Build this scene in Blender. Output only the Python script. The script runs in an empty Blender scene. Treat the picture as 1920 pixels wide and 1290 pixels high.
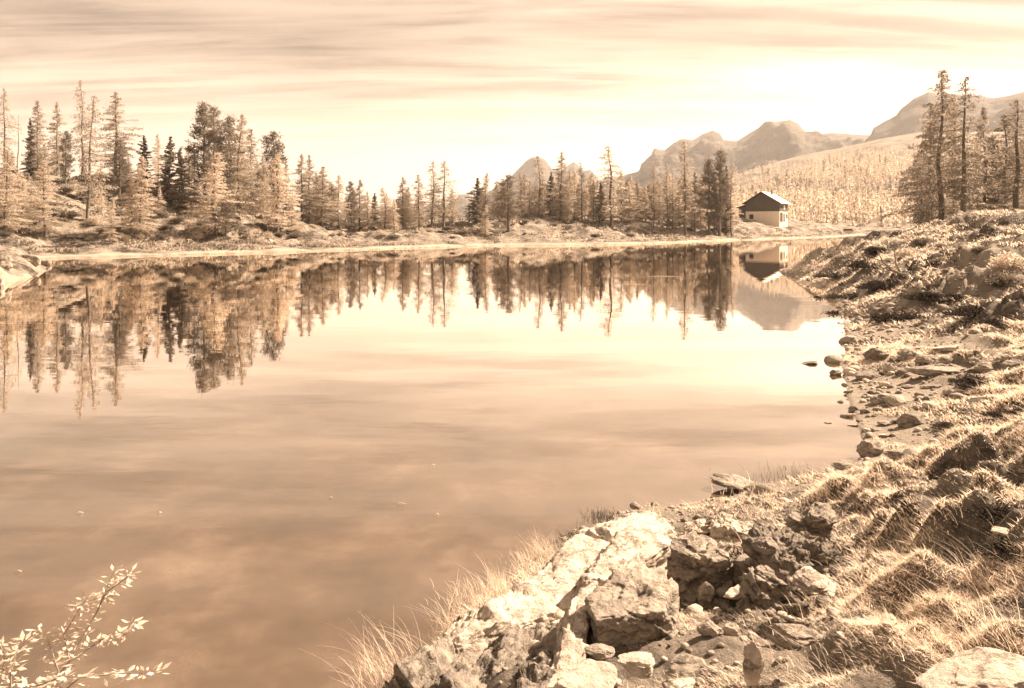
import bpy, math, random
import numpy as np
from mathutils import Vector, Matrix

R = math.radians
SC = bpy.context.scene
COL = SC.collection
random.seed(7)
RNG = np.random.default_rng(11)

# ------------------------------------------------------------------ camera, light, exposure
CAM_Z = 3.0
F = 1400.0            # focal length in photo pixels (photo 1920 wide)
HY = 423.0            # horizon row
cam = bpy.data.cameras.new('camera')
cam.lens = 36 * F / 1920
cam.sensor_width = 36
cam.shift_y = -(645 - HY) / 1920
cam.clip_start = 0.05
cam.clip_end = 30000
camo = bpy.data.objects.new('camera', cam)
camo.location = (0, 0, CAM_Z)
camo.rotation_euler = (R(90), 0, 0)
COL.objects.link(camo)
SC.camera = camo

SUN_AZ, SUN_EL = 62.0, 37.0         # azimuth to the right of the view, elevation
LIGHT = (1.0, 0.77, 0.575)
sun = bpy.data.lights.new('sun', 'SUN')
sun.energy = 5.0
sun.angle = R(0.5)
sun.color = LIGHT
suno = bpy.data.objects.new('sun', sun)
sd_ = Vector((math.sin(R(SUN_AZ)) * math.cos(R(SUN_EL)), math.cos(R(SUN_AZ)) * math.cos(R(SUN_EL)), math.sin(R(SUN_EL))))
suno.rotation_euler = sd_.to_track_quat('Z', 'Y').to_euler()
COL.objects.link(suno)

SC.view_settings.view_transform = 'Standard'
SC.view_settings.look = 'None'
SC.view_settings.gamma = 1
SC.view_settings.exposure = 1.85
SC.cycles.max_bounces = 6
SC.cycles.diffuse_bounces = 3
SC.cycles.transparent_max_bounces = 8
SC.cycles.volume_bounces = 0
SC.cycles.sample_clamp_indirect = 8


def new_nodes(nt):
    nt.nodes.clear()

    def N(t, **kw):
        n = nt.nodes.new(t)
        for k, v in kw.items():
            if k == 'i':
                for a, b in v.items():
                    n.inputs[a].default_value = b
            else:
                setattr(n, k, v)
        return n

    def L(a, b):
        nt.links.new(a, b)
    return N, L


def build_world():
    w = bpy.data.worlds.new('World')
    SC.world = w
    w.use_nodes = True
    N, L = new_nodes(w.node_tree)
    out = N('ShaderNodeOutputWorld')
    bg = N('ShaderNodeBackground', i={'Strength': 0.05})
    L(bg.outputs[0], out.inputs[0])
    sky = N('ShaderNodeTexSky', sky_type='NISHITA', sun_disc=False, sun_elevation=R(SUN_EL), sun_rotation=R(SUN_AZ),
            altitude=1500, air_density=1.0, dust_density=2.0, ozone_density=1.0)
    bw = N('ShaderNodeRGBToBW')
    L(sky.outputs[0], bw.inputs[0])
    # direction -> point on a high cloud layer
    tc = N('ShaderNodeTexCoord')
    sep = N('ShaderNodeSeparateXYZ')
    L(tc.outputs['Generated'], sep.inputs[0])
    zc = N('ShaderNodeMath', operation='MAXIMUM', i={1: 0.0})
    L(sep.outputs[2], zc.inputs[0])
    za = N('ShaderNodeMath', operation='ADD', i={1: 0.10})
    L(zc.outputs[0], za.inputs[0])
    dx = N('ShaderNodeMath', operation='DIVIDE'); L(sep.outputs[0], dx.inputs[0]); L(za.outputs[0], dx.inputs[1])
    dy = N('ShaderNodeMath', operation='DIVIDE'); L(sep.outputs[1], dy.inputs[0]); L(za.outputs[0], dy.inputs[1])
    cmb = N('ShaderNodeCombineXYZ'); L(dx.outputs[0], cmb.inputs[0]); L(dy.outputs[0], cmb.inputs[1])

    def cloud(rot, scl, nscale, detail, rough, dist, lo, hi, seed):
        m = N('ShaderNodeMapping')
        m.inputs['Location'].default_value = seed
        m.inputs['Rotation'].default_value = (0, 0, R(rot))
        m.inputs['Scale'].default_value = scl
        L(cmb.outputs[0], m.inputs[0])
        n = N('ShaderNodeTexNoise', i={'Scale': nscale, 'Detail': detail, 'Roughness': rough, 'Distortion': dist})
        L(m.outputs[0], n.inputs['Vector'])
        r = N('ShaderNodeMapRange', interpolation_type='SMOOTHSTEP', i={1: lo, 2: hi, 3: 0.0, 4: 1.0})
        L(n.outputs[0], r.inputs[0])
        return r.outputs[0]
    c1 = cloud(8, (0.55, 1.25, 1), 0.9, 7, 0.55, 0.25, 0.38, 0.68, (3.1, 1.7, 0))      # broad veils
    c2 = cloud(-6, (0.28, 1.9, 1), 1.9, 7, 0.62, 0.4, 0.42, 0.66, (8.3, 4.2, 2))       # fine streaks
    # horizon clears: mask by elevation
    em = N('ShaderNodeMapRange', interpolation_type='SMOOTHSTEP', i={1: 0.04, 2: 0.22, 3: 0.0, 4: 1.0})
    L(sep.outputs[2], em.inputs[0])
    s1 = N('ShaderNodeMath', operation='MULTIPLY', i={1: 0.75}); L(c1, s1.inputs[0])
    s2 = N('ShaderNodeMath', operation='MULTIPLY', i={1: 0.6}); L(c2, s2.inputs[0])
    sm = N('ShaderNodeMath', operation='ADD'); L(s1.outputs[0], sm.inputs[0]); L(s2.outputs[0], sm.inputs[1])
    mk = N('ShaderNodeMath', operation='MULTIPLY'); L(sm.outputs[0], mk.inputs[0]); L(em.outputs[0], mk.inputs[1])
    # towards the sun side the veil glows instead of greying
    dt = N('ShaderNodeVectorMath', operation='DOT_PRODUCT'); L(tc.outputs['Generated'], dt.inputs[0])
    dt.inputs[1].default_value = (math.sin(R(SUN_AZ)), math.cos(R(SUN_AZ)), 0.15)
    gl = N('ShaderNodeMapRange', i={1: -0.2, 2: 1.0, 3: 1.0, 4: 0.6}); L(dt.outputs['Value'], gl.inputs[0])
    mk2 = N('ShaderNodeMath', operation='MULTIPLY'); L(mk.outputs[0], mk2.inputs[0]); L(gl.outputs[0], mk2.inputs[1])
    # veil luminance factor:  lum = base * (1 - 0.62*veil)
    inv = N('ShaderNodeMath', operation='MULTIPLY_ADD', i={1: -0.72, 2: 1.0}); L(mk2.outputs[0], inv.inputs[0])
    # base: horizon bright, upper sky dimmer; sky texture shapes it
    eg = N('ShaderNodeMapRange', interpolation_type='SMOOTHSTEP', i={1: 0.05, 2: 0.29, 3: 7.6, 4: 4.8}); L(sep.outputs[2], eg.inputs[0])
    sg = N('ShaderNodeMapRange', i={1: 0.25, 2: 1.0, 3: 0.90, 4: 1.75}); L(dt.outputs['Value'], sg.inputs[0])
    b1 = N('ShaderNodeMath', operation='MULTIPLY'); L(eg.outputs[0], b1.inputs[0]); L(sg.outputs[0], b1.inputs[1])
    mixb = N('ShaderNodeMath', operation='MULTIPLY_ADD', i={1: 0.25}); L(bw.outputs[0], mixb.inputs[0]); L(b1.outputs[0], mixb.inputs[2])
    lum = N('ShaderNodeMath', operation='MULTIPLY'); L(mixb.outputs[0], lum.inputs[0]); L(inv.outputs[0], lum.inputs[1])
    col = N('ShaderNodeVectorMath', operation='SCALE')
    col.inputs[0].default_value = (1.0, 0.735, 0.535)
    L(lum.outputs[0], col.inputs['Scale'])
    L(col.outputs[0], bg.inputs[0])


build_world()

# ------------------------------------------------------------------ helpers


def hsh(ix, iy, iz):
    h = (ix.astype(np.int64) * 374761393 + iy.astype(np.int64) * 668265263 + iz.astype(np.int64) * 2147483647) & 0x7fffffff
    h = ((h ^ (h >> 13)) * 1274126177) & 0x7fffffff
    h = ((h ^ (h >> 15)) * 2246822519) & 0x7fffffff
    return ((h ^ (h >> 16)) & 0xffffff) / float(0xffffff)


def vnoise(x, y, z=None):
    if z is None:
        z = np.zeros_like(x)
    x0, y0, z0 = np.floor(x), np.floor(y), np.floor(z)
    fx, fy, fz = x - x0, y - y0, z - z0
    fx = fx * fx * (3 - 2 * fx); fy = fy * fy * (3 - 2 * fy); fz = fz * fz * (3 - 2 * fz)
    r = 0
    for a in (0, 1):
        wx = fx if a else 1 - fx
        for b in (0, 1):
            wy = fy if b else 1 - fy
            for c in (0, 1):
                wz = fz if c else 1 - fz
                r = r + wx * wy * wz * hsh(x0 + a, y0 + b, z0 + c)
    return r * 2 - 1


def fbm(x, y, z=None, o=4, g=0.5):
    if z is None:
        z = np.zeros_like(x)
    s, a = 0, 1.0
    for k in range(o):
        s = s + a * vnoise(x + 17.3 * k, y - 9.1 * k, z + 5.7 * k)
        x, y, z, a = x * 2.03, y * 2.03, z * 2.03, a * g
    return s


def smooth(t):
    t = np.clip(t, 0, 1)
    return t * t * (3 - 2 * t)


def poly_sd(x, y, P):
    """signed distance, positive inside."""
    d = np.full(x.shape, 1e9)
    ins = np.zeros(x.shape, bool)
    n = len(P)
    for i in range(n):
        ax, ay = P[i]; bx, by = P[(i + 1) % n]
        ex, ey = bx - ax, by - ay
        t = np.clip(((x - ax) * ex + (y - ay) * ey) / (ex * ex + ey * ey + 1e-12), 0, 1)
        d = np.minimum(d, np.hypot(x - ax - t * ex, y - ay - t * ey))
        if ay != by:
            c = ((ay > y) != (by > y)) & (x < (bx - ax) * (y - ay) / (by - ay) + ax)
            ins ^= c
    return np.where(ins, d, -d)


def mesh_np(name, v, f, mats=None, mi=None, smooth_=True):
    """v (n,3); f (m,k) constant size or list."""
    me = bpy.data.meshes.new(name)
    v = np.asarray(v, np.float32)
    if isinstance(f, np.ndarray):
        m, k = f.shape
        me.vertices.add(len(v)); me.vertices.foreach_set('co', v.ravel())
        me.loops.add(m * k); me.loops.foreach_set('vertex_index', f.astype(np.int32).ravel())
        me.polygons.add(m)
        me.polygons.foreach_set('loop_start', np.arange(0, m * k, k, dtype=np.int32))
        me.polygons.foreach_set('loop_total', np.full(m, k, np.int32))
    else:
        me.from_pydata([tuple(a) for a in v.tolist()], [], f)
        m = len(f)
    for a in (mats or []):
        me.materials.append(a)
    if mi is not None:
        me.polygons.foreach_set('material_index', np.asarray(mi, np.int32))
    me.polygons.foreach_set('use_smooth', np.full(m, smooth_, bool))
    me.update(calc_edges=True)
    return me


def link(name, me, parent=None, loc=None):
    o = bpy.data.objects.new(name, me)
    COL.objects.link(o)
    if parent is not None:
        o.parent = parent
    if loc is not None:
        o.location = loc
    return o


def tag(o, label=None, cat=None, group=None, kind=None):
    if label: o['label'] = label
    if cat: o['category'] = cat
    if group: o['group'] = group
    if kind: o['kind'] = kind
    return o


def copy_tree(o, parent=None):
    c = o.copy()
    COL.objects.link(c)
    if parent is not None:
        c.parent = parent
    for ch in list(o.children):
        copy_tree(ch, c)
    return c


def grid_faces(nr, nc, wrap=False):
    i = np.arange(nr - 1)[:, None]; j = np.arange(nc if wrap else nc - 1)[None, :]
    j2 = (j + 1) % nc
    a = i * nc + j; b = i * nc + j2; c = (i + 1) * nc + j2; d = (i + 1) * nc + j
    return np.stack([a, b, c, d], -1).reshape(-1, 4)


# ------------------------------------------------------------------ materials
def ramp(N, L, src, stops):
    r = N('ShaderNodeValToRGB')
    cr = r.color_ramp
    while len(cr.elements) < len(stops):
        cr.elements.new(0.5)
    for e, (p, c) in zip(cr.elements, stops):
        e.position = p
        e.color = (c[0], c[1], c[2], 1)
    L(src, r.inputs[0])
    return r.outputs[0]


def sep_(a):        # warm brown-grey of luminance-ish a
    return (a, a * 0.86, a * 0.71)


def mat_rock(name, lo, hi, scale=1.0, lichen=0.5):
    m = bpy.data.materials.new(name); m.use_nodes = True
    N, L = new_nodes(m.node_tree)
    out = N('ShaderNodeOutputMaterial'); p = N('ShaderNodeBsdfPrincipled', i={'Roughness': 0.85, 'Specular IOR Level': 0.3})
    L(p.outputs[0], out.inputs[0])
    g = N('ShaderNodeNewGeometry')
    n1 = N('ShaderNodeTexNoise', i={'Scale': 2.2 * scale, 'Detail': 10, 'Roughness': 0.68, 'Distortion': 0.4}); L(g.outputs['Position'], n1.inputs['Vector'])
    n2 = N('ShaderNodeTexNoise', i={'Scale': 18 * scale, 'Detail': 8, 'Roughness': 0.7}); L(g.outputs['Position'], n2.inputs['Vector'])
    n3 = N('ShaderNodeTexNoise', i={'Scale': 90 * scale, 'Detail': 4, 'Roughness': 0.7}); L(g.outputs['Position'], n3.inputs['Vector'])
    mp = N('ShaderNodeMapping'); mp.inputs['Rotation'].default_value = (R(38), R(22), R(15)); mp.inputs['Scale'].default_value = (1, 1, 3.2)
    L(g.outputs['Position'], mp.inputs[0])
    vo = N('ShaderNodeTexVoronoi', feature='DISTANCE_TO_EDGE', i={'Scale': 2.6 * scale}); 
    dist = N('ShaderNodeVectorMath', operation='MULTIPLY_ADD'); L(n2.outputs['Color'], dist.inputs[0]); dist.inputs[1].default_value = (.22, .22, .22); L(mp.outputs[0], dist.inputs[2])
    L(dist.outputs[0], vo.inputs['Vector'])
    crk = N('ShaderNodeMapRange', i={1: 0.0, 2: 0.035, 3: 0.0, 4: 1.0}); L(vo.outputs['Distance'], crk.inputs[0])
    mx = N('ShaderNodeMath', operation='MULTIPLY_ADD', i={1: 0.55}); L(n2.outputs[0], mx.inputs[0])
    h1 = N('ShaderNodeMath', operation='MULTIPLY', i={1: 0.5}); L(n1.outputs[0], h1.inputs[0]); L(h1.outputs[0], mx.inputs[2])
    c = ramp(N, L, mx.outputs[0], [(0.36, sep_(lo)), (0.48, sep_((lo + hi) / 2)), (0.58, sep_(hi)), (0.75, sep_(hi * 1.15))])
    dk = N('ShaderNodeMix', data_type='RGBA', blend_type='MULTIPLY', i={0: 0.6}); L(c, dk.inputs[6])
    ck = ramp(N, L, crk.outputs[0], [(0.0, (.25, .2, .15)), (1.0, (1, 1, 1))]); L(ck, dk.inputs[7])
    # lichen / earth stains
    lm = N('ShaderNodeMapRange', i={1: 0.56, 2: 0.66, 3: 0.0, 4: lichen}); 
    n4 = N('ShaderNodeTexNoise', i={'Scale': 6 * scale, 'Detail': 8, 'Roughness': 0.75}); L(g.outputs['Position'], n4.inputs['Vector']); L(n4.outputs[0], lm.inputs[0])
    st = N('ShaderNodeMix', data_type='RGBA'); L(lm.outputs[0], st.inputs[0]); L(dk.outputs[2], st.inputs[6]); st.inputs[7].default_value = (*sep_(0.10), 1)
    L(st.outputs[2], p.inputs['Base Color'])
    hs = N('ShaderNodeMath', operation='MULTIPLY_ADD', i={1: 0.25}); L(n3.outputs[0], hs.inputs[0]); L(n2.outputs[0], hs.inputs[2])
    hc = N('ShaderNodeMath', operation='MULTIPLY_ADD', i={1: 0.25}); L(crk.outputs[0], hc.inputs[0]); L(hs.outputs[0], hc.inputs[2])
    b = N('ShaderNodeBump', i={'Strength': 0.75, 'Distance': 0.05 / scale}); L(hc.outputs[0], b.inputs['Height']); L(b.outputs[0], p.inputs['Normal'])
    return m


def mat_leaf(name, col, trans=0.45, var=0.35, scale=1.5):
    m = bpy.data.materials.new(name); m.use_nodes = True
    N, L = new_nodes(m.node_tree)
    out = N('ShaderNodeOutputMaterial')
    d = N('ShaderNodeBsdfDiffuse'); t = N('ShaderNodeBsdfTranslucent'); mx = N('ShaderNodeMixShader', i={0: trans})
    L(d.outputs[0], mx.inputs[1]); L(t.outputs[0], mx.inputs[2]); L(mx.outputs[0], out.inputs[0])
    g = N('ShaderNodeNewGeometry'); oi = N('ShaderNodeObjectInfo')
    n = N('ShaderNodeTexNoise', i={'Scale': scale, 'Detail': 3}); L(g.outputs['Position'], n.inputs['Vector'])
    a = N('ShaderNodeMath', operation='ADD'); L(g.outputs['Random Per Island'], a.inputs[0]); L(n.outputs[0], a.inputs[1])
    a2 = N('ShaderNodeMath', operation='ADD'); L(a.outputs[0], a2.inputs[0]); L(oi.outputs['Random'], a2.inputs[1])
    v = N('ShaderNodeMapRange', i={1: 0.5, 2: 2.5, 3: 1 - var, 4: 1 + var}); L(a2.outputs[0], v.inputs[0])
    s = N('ShaderNodeVectorMath', operation='SCALE'); s.inputs[0].default_value = sep_(col); L(v.outputs[0], s.inputs['Scale'])
    L(s.outputs[0], d.inputs[0]); L(s.outputs[0], t.inputs[0])
    return m


def mat_plain(name, col, rough=0.8, var=0.3, scale=6, bump=0.3, stretch=(1, 1, 1)):
    m = bpy.data.materials.new(name); m.use_nodes = True
    N, L = new_nodes(m.node_tree)
    out = N('ShaderNodeOutputMaterial'); p = N('ShaderNodeBsdfPrincipled', i={'Roughness': rough, 'Specular IOR Level': 0.3})
    L(p.outputs[0], out.inputs[0])
    tc = N('ShaderNodeTexCoord'); mp = N('ShaderNodeMapping'); mp.inputs['Scale'].default_value = stretch
    L(tc.outputs['Object'], mp.inputs[0])
    n = N('ShaderNodeTexNoise', i={'Scale': scale, 'Detail': 6, 'Roughness': 0.65}); L(mp.outputs[0], n.inputs['Vector'])
    c = ramp(N, L, n.outputs[0], [(0.3, sep_(col * (1 - var))), (0.7, sep_(col * (1 + var)))])
    L(c, p.inputs['Base Color'])
    b = N('ShaderNodeBump', i={'Strength': bump, 'Distance': 0.03}); L(n.outputs[0], b.inputs['Height']); L(b.outputs[0], p.inputs['Normal'])
    return m


def mat_ground():
    m = bpy.data.materials.new('ground'); m.use_nodes = True
    N, L = new_nodes(m.node_tree)
    out = N('ShaderNodeOutputMaterial'); p = N('ShaderNodeBsdfPrincipled', i={'Roughness': 0.95, 'Specular IOR Level': 0.1})
    L(p.outputs[0], out.inputs[0])
    g = N('ShaderNodeNewGeometry')
    at = N('ShaderNodeAttribute', attribute_name='gravel')
    n1 = N('ShaderNodeTexNoise', i={'Scale': 0.35, 'Detail': 9, 'Roughness': 0.7}); L(g.outputs['Position'], n1.inputs['Vector'])
    n2 = N('ShaderNodeTexNoise', i={'Scale': 4.0, 'Detail': 9, 'Roughness': 0.75}); L(g.outputs['Position'], n2.inputs['Vector'])
    n3 = N('ShaderNodeTexNoise', i={'Scale': 40.0, 'Detail': 5, 'Roughness': 0.75}); L(g.outputs['Position'], n3.inputs['Vector'])
    a = N('ShaderNodeMath', operation='ADD'); L(n1.outputs[0], a.inputs[0]); L(n2.outputs[0], a.inputs[1])
    h = N('ShaderNodeMath', operation='MULTIPLY', i={1: 0.5}); L(a.outputs[0], h.inputs[0])
    grass = ramp(N, L, h.outputs[0], [(0.38, sep_(0.04)), (0.46, sep_(0.14)), (0.53, sep_(0.34)), (0.64, sep_(0.56))])
    gr = ramp(N, L, n3.outputs[0], [(0.35, sep_(0.36)), (0.65, sep_(0.62))])
    mx = N('ShaderNodeMix', data_type='RGBA'); L(at.outputs['Fac'], mx.inputs[0]); L(grass, mx.inputs[6]); L(gr, mx.inputs[7])
    L(mx.outputs[2], p.inputs['Base Color'])
    hh = N('ShaderNodeMath', operation='MULTIPLY_ADD', i={1: 0.25}); L(n3.outputs[0], hh.inputs[0]); L(n2.outputs[0], hh.inputs[2])
    b = N('ShaderNodeBump', i={'Strength': 1.0, 'Distance': 0.30}); L(hh.outputs[0], b.inputs['Height']); L(b.outputs[0], p.inputs['Normal'])
    return m


def mat_water():
    m = bpy.data.materials.new('water'); m.use_nodes = True
    N, L = new_nodes(m.node_tree)
    out = N('ShaderNodeOutputMaterial')
    d = N('ShaderNodeBsdfDiffuse'); gl = N('ShaderNodeBsdfGlossy', i={'Roughness': 0.012, 'Color': (1, .94, .88, 1)})
    mx = N('ShaderNodeMixShader'); L(d.outputs[0], mx.inputs[1]); L(gl.outputs[0], mx.inputs[2]); L(mx.outputs[0], out.inputs[0])
    g = N('ShaderNodeNewGeometry')
    n0 = N('ShaderNodeTexNoise', i={'Scale': 0.55, 'Detail': 7, 'Roughness': 0.65, 'Distortion': 0.1}); L(g.outputs['Position'], n0.inputs['Vector'])
    c = ramp(N, L, n0.outputs[0], [(0.35, (.05, .034, .021)), (0.52, (.095, .065, .043)), (0.68, (.18, .128, .088))])
    L(c, d.inputs[0])
    mp = N('ShaderNodeMapping'); mp.inputs['Scale'].default_value = (0.4, 1.0, 1); L(g.outputs['Position'], mp.inputs[0])
    n = N('ShaderNodeTexNoise', i={'Scale': 1.3, 'Detail': 3, 'Roughness': 0.5}); L(mp.outputs[0], n.inputs['Vector'])
    b = N('ShaderNodeBump', i={'Strength': 0.09, 'Distance': 0.02}); L(n.outputs[0], b.inputs['Height'])
    L(b.outputs[0], gl.inputs['Normal'])
    lw = N('ShaderNodeLayerWeight', i={'Blend': 0.5})     # facing = 1 - N.I
    r = ramp(N, L, lw.outputs['Facing'], [(0.0, (.04,) * 3), (0.45, (.18,) * 3), (0.60, (.26,) * 3), (0.70, (.46,) * 3), (0.80, (.88,) * 3), (0.88, (1.0,) * 3)])
    L(r, mx.inputs[0])
    return m


def mat_mount(name, lo, hi, scale, bumpd):
    m = bpy.data.materials.new(name); m.use_nodes = True
    N, L = new_nodes(m.node_tree)
    out = N('ShaderNodeOutputMaterial'); p = N('ShaderNodeBsdfPrincipled', i={'Roughness': 0.95, 'Specular IOR Level': 0.1})
    L(p.outputs[0], out.inputs[0])
    g = N('ShaderNodeNewGeometry')
    n1 = N('ShaderNodeTexNoise', i={'Scale': scale, 'Detail': 12, 'Roughness': 0.7}); L(g.outputs['Position'], n1.inputs['Vector'])
    c = ramp(N, L, n1.outputs[0], [(0.35, sep_(lo)), (0.62, sep_(hi))])
    L(c, p.inputs['Base Color'])
    b = N('ShaderNodeBump', i={'Strength': 0.8, 'Distance': bumpd}); L(n1.outputs[0], b.inputs['Height']); L(b.outputs[0], p.inputs['Normal'])
    return m


M = dict(
    ground=mat_ground(), water=mat_water(),
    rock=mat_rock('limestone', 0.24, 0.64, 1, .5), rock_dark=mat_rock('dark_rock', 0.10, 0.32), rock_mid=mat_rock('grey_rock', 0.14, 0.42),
    larch=mat_leaf('larch_needles', 0.44, 0.55, 0.4), larch_pale=mat_leaf('pale_larch_needles', 0.60, 0.55, 0.25), larch_brown=mat_leaf('brown_larch_needles', 0.34, 0.5, 0.4),
    spruce=mat_leaf('spruce_needles', 0.24, 0.35, 0.35), pine=mat_leaf('pine_needles', 0.27, 0.35, 0.35),
    bark=mat_plain('bark', 0.16, 0.9, 0.4, 5, 0.6, (4, 4, 1)), twig=mat_plain('twig', 0.22, 0.9, 0.3),
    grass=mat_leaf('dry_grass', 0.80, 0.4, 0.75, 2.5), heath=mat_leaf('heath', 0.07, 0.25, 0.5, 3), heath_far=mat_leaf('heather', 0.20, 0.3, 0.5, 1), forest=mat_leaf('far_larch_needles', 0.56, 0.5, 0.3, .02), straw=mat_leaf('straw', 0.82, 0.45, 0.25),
    leaf=mat_leaf('willow_leaf', 0.75, 0.35, 0.3, 9), dead=mat_plain('dead_wood', 0.30, 0.8, 0.3),
    plaster=mat_plain('plaster', 0.78, 0.9, 0.08, 1.5, 0.1), timber=mat_plain('timber', 0.10, 0.8, 0.3, 2, 0.4, (12, 12, .5)),
    metal_roof=mat_plain('sheet_roof', 0.75, 0.5, 0.08, 1.0, 0.1), dark=mat_plain('dark_opening', 0.03, 0.5, 0.1), stone=mat_plain('chimney_stone', 0.25),
    mount=mat_mount('mountain_rock', 0.05, 0.17, 0.010, 45), mount_dark=mat_mount('dark_mountain_rock', 0.05, 0.10, 0.006, 20),
    hill=mat_mount('hill_grass', 0.13, 0.32, 0.03, 6),
)

# ------------------------------------------------------------------ terrain
LAKE = [(-3.4, -8), (-2.5, 0), (-1.95, 2.0), (-1.5, 3.2), (-1.05, 4.2), (-.35, 5.35), (.35, 6.5), (1.15, 7.5), (2.0, 7.95), (2.6, 8.4), (3.1, 8.75),
        (3.94, 9.2), (4.5, 9.7), (5.1, 11.1), (5.9, 13.2), (6.75, 15.7), (8.1, 18.5), (9.1, 20.8), (10.7, 23), (11.4, 25.5), (13.0, 31),
        (14.3, 36), (16.5, 42), (17.9, 48), (23, 56), (31, 72), (46, 100), (66, 140), (89, 185), (112, 230), (126, 250), (119, 250),
        (101, 221), (80, 190), (59, 166), (46, 150), (38, 140), (30, 130), (20.6, 120), (8, 113), (-3, 110), (-12, 100), (-20, 90),
        (-27.7, 81.5), (-35, 74), (-41.6, 69), (-42.5, 64), (-37, 57), (-30.5, 47), (-26.5, 39), (-24, 30), (-22, 20), (-22, 0), (-20, -15), (-3.4, -15)]
ZONE_P = [((px - 960) / F * (CAM_Z - z) * F / (py - HY), (CAM_Z - z) * F / (py - HY), z) for px, py, z in
          [(1240, 945, .28), (1420, 935, .28), (1560, 1000, .75), (1600, 1090, .95), (1500, 1180, 1.08), (1430, 1330, 1.12), (1000, 1345, .82), (760, 1345, .25), (850, 1190, .35),
           (950, 1090, .4), (1100, 990, .32)]]
ZONE = [(a, b) for a, b, c in ZONE_P]
ZONE_P += [((px - 960) / F * (CAM_Z - z) * F / (py - HY), (CAM_Z - z) * F / (py - HY), z) for px, py, z in [(1300, 1110, .45), (1320, 1140, .5), (1200, 1220, .95), (1350, 1210, 1.02), (1430, 1040, .7)]]
GRAVEL = []      # (x, y, radius) of bare pale patches: filled below


def terrain(x, y):
    x = np.asarray(x, float); y = np.asarray(y, float)
    r = np.hypot(x, y)
    wob = np.clip(r / 60, 0.0, 1)
    wx = x + vnoise(x * 0.6, y * 0.6) * 0.35 * np.clip(r / 12, .2, 1.5) + vnoise(x * .12, y * .12) * 1.3 * wob
    wy = y + vnoise(x * 0.6 + 50, y * 0.6) * 0.35 * np.clip(r / 12, .2, 1.5) + vnoise(x * .12, y * .12 + 40) * 1.3 * wob
    s = -poly_sd(wx, wy, LAKE)
    u = np.where(y > 1, x / np.maximum(y, 1) * 1400 + 960, np.where(x > 0, 3000, -3000))
    # right and near bank
    near = np.interp(s, [0, .35, 1, 2, 4, 6, 10, 16, 30, 60, 200], [0, .22, .6, 1.15, 1.95, 2.6, 3.35, 3.95, 4.6, 4.6, 1.0])
    flat = np.interp(s, [0, .35, 1, 2, 4, 6, 10, 16, 30, 60, 200], [0, .08, .2, .42, .95, 1.6, 2.9, 3.8, 4.6, 4.6, 1.0])
    kf = smooth((y - 6.3) / 2.5) * smooth((25 - y) / 5)
    close = np.interp(s, [0, .35, 1, 2, 4, 6, 10, 16, 30, 60, 200], [0, .2, .5, .95, 1.42, 1.85, 2.7, 3.4, 4.2, 4.6, 1.0])
    kc = smooth((9.5 - y) / 3)
    near = near * (1 - kc) + close * kc
    near = near * (1 - kf) + flat * kf
    near = near * np.interp(y, [0, 45, 60, 90, 250], [1, 1, .85, .55, .35])
    # far bank
    H = np.interp(u, [-900, 0, 100, 250, 350, 450, 520, 640, 900, 1000, 1100, 1250, 1400, 1480, 1560, 1640, 1750],
                  [9.8, 9.2, 8.8, 8.2, 7.6, 6.0, 4.4, 2.4, 2.3, 3.4, 4.1, 4.3, 4.3, 4.1, 2.2, 0.9, 0.9])
    far = 0.10 + np.clip(s, 0, 3) * 0.07 + H * smooth((s - 2.0) / np.interp(u, [300, 600, 1300, 1450], [32, 20, 24, 26]))
    far = far * np.interp(s, [0, 90, 300], [1, 1, .12])
    onright = (x > 0) & (np.where(y < 250, x > np.interp(y, [-20, 0, 50, 100, 185, 250], [-30, -5, 18, 44, 84, 120]) - 2, False))
    k = np.where((y < 8) & (x > -12), True, onright)
    z = np.where(k, near, far)
    # left near bank is low rock
    lb = (x < -20) & (y < 66)
    z = np.where(lb, np.minimum(np.interp(s, [0, 1, 4, 12, 60], [0, .6, 1.5, 2.5, 6]), 6), z)
    amp = np.clip(s / 2.0, 0, 1)
    hum = fbm(x * .33, y * .33, o=3) * .38 * np.clip(s / 6, 0, 1) + (np.abs(vnoise(x * .9 + .4 * y, y * .7)) - .2) * .42 * np.clip(r / 14, .35, 1) \
        + (np.abs(fbm(x * 1.9, y * 2.3 + 7, o=2)) - .3) * .26 + (np.abs(vnoise(x * 5.5, y * 5.5)) - .3) * .075 + (np.abs(vnoise(x * 13, y * 13)) - .3) * .03
    humf = fbm(x * .08, y * .08, o=4) * 1.1 + np.abs(vnoise(x * .35, y * .35)) * .75 + fbm(x * 1.2, y * 1.2, o=2) * .2
    bf = np.clip((s - 3) / 8, 0, 1)
    z = z + np.where(k | lb, hum * amp * np.clip(z / .9, 0, 1), humf * bf * np.interp(s, [0, 120, 400], [1, 1, .2]))
    # hollow that the foreground rocks lie in
    zs = poly_sd(x, y, ZONE); num = 0; den = 0
    for a_, b_, c_ in ZONE_P:
        w_ = 1 / ((x - a_) ** 2 + (y - b_) ** 2 + .02)
        num = num + w_ * c_; den = den + w_
    kz = smooth((zs + .45) / .6)
    z = z * (1 - kz) + (num / den + .05 * fbm(x * 3, y * 3, o=4)) * kz
    z = np.where(s < 0, np.maximum(s * .35, -2.5), np.maximum(z, 0.03 + np.clip(s, 0, 1) * .12))
    return z, s


def hit(px, py, z0=None):
    """world point where the photo ray through (px, py) meets the land."""
    Y = np.geomspace(1.6, 420, 9000)
    X = (px - 960) / F * Y
    Z = CAM_Z - (py - HY) / F * Y
    T, s = terrain(X, Y)
    T = np.maximum(T, 0)
    i = int(np.argmax(Z <= T)) if (Z <= T).any() else len(Y) - 1
    return float(X[i]), float(Y[i]), float(T[i])


def at(px, py, z):
    Y = (CAM_Z - z) * F / (py - HY)
    return ((px - 960) / F * Y, Y, z)


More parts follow.
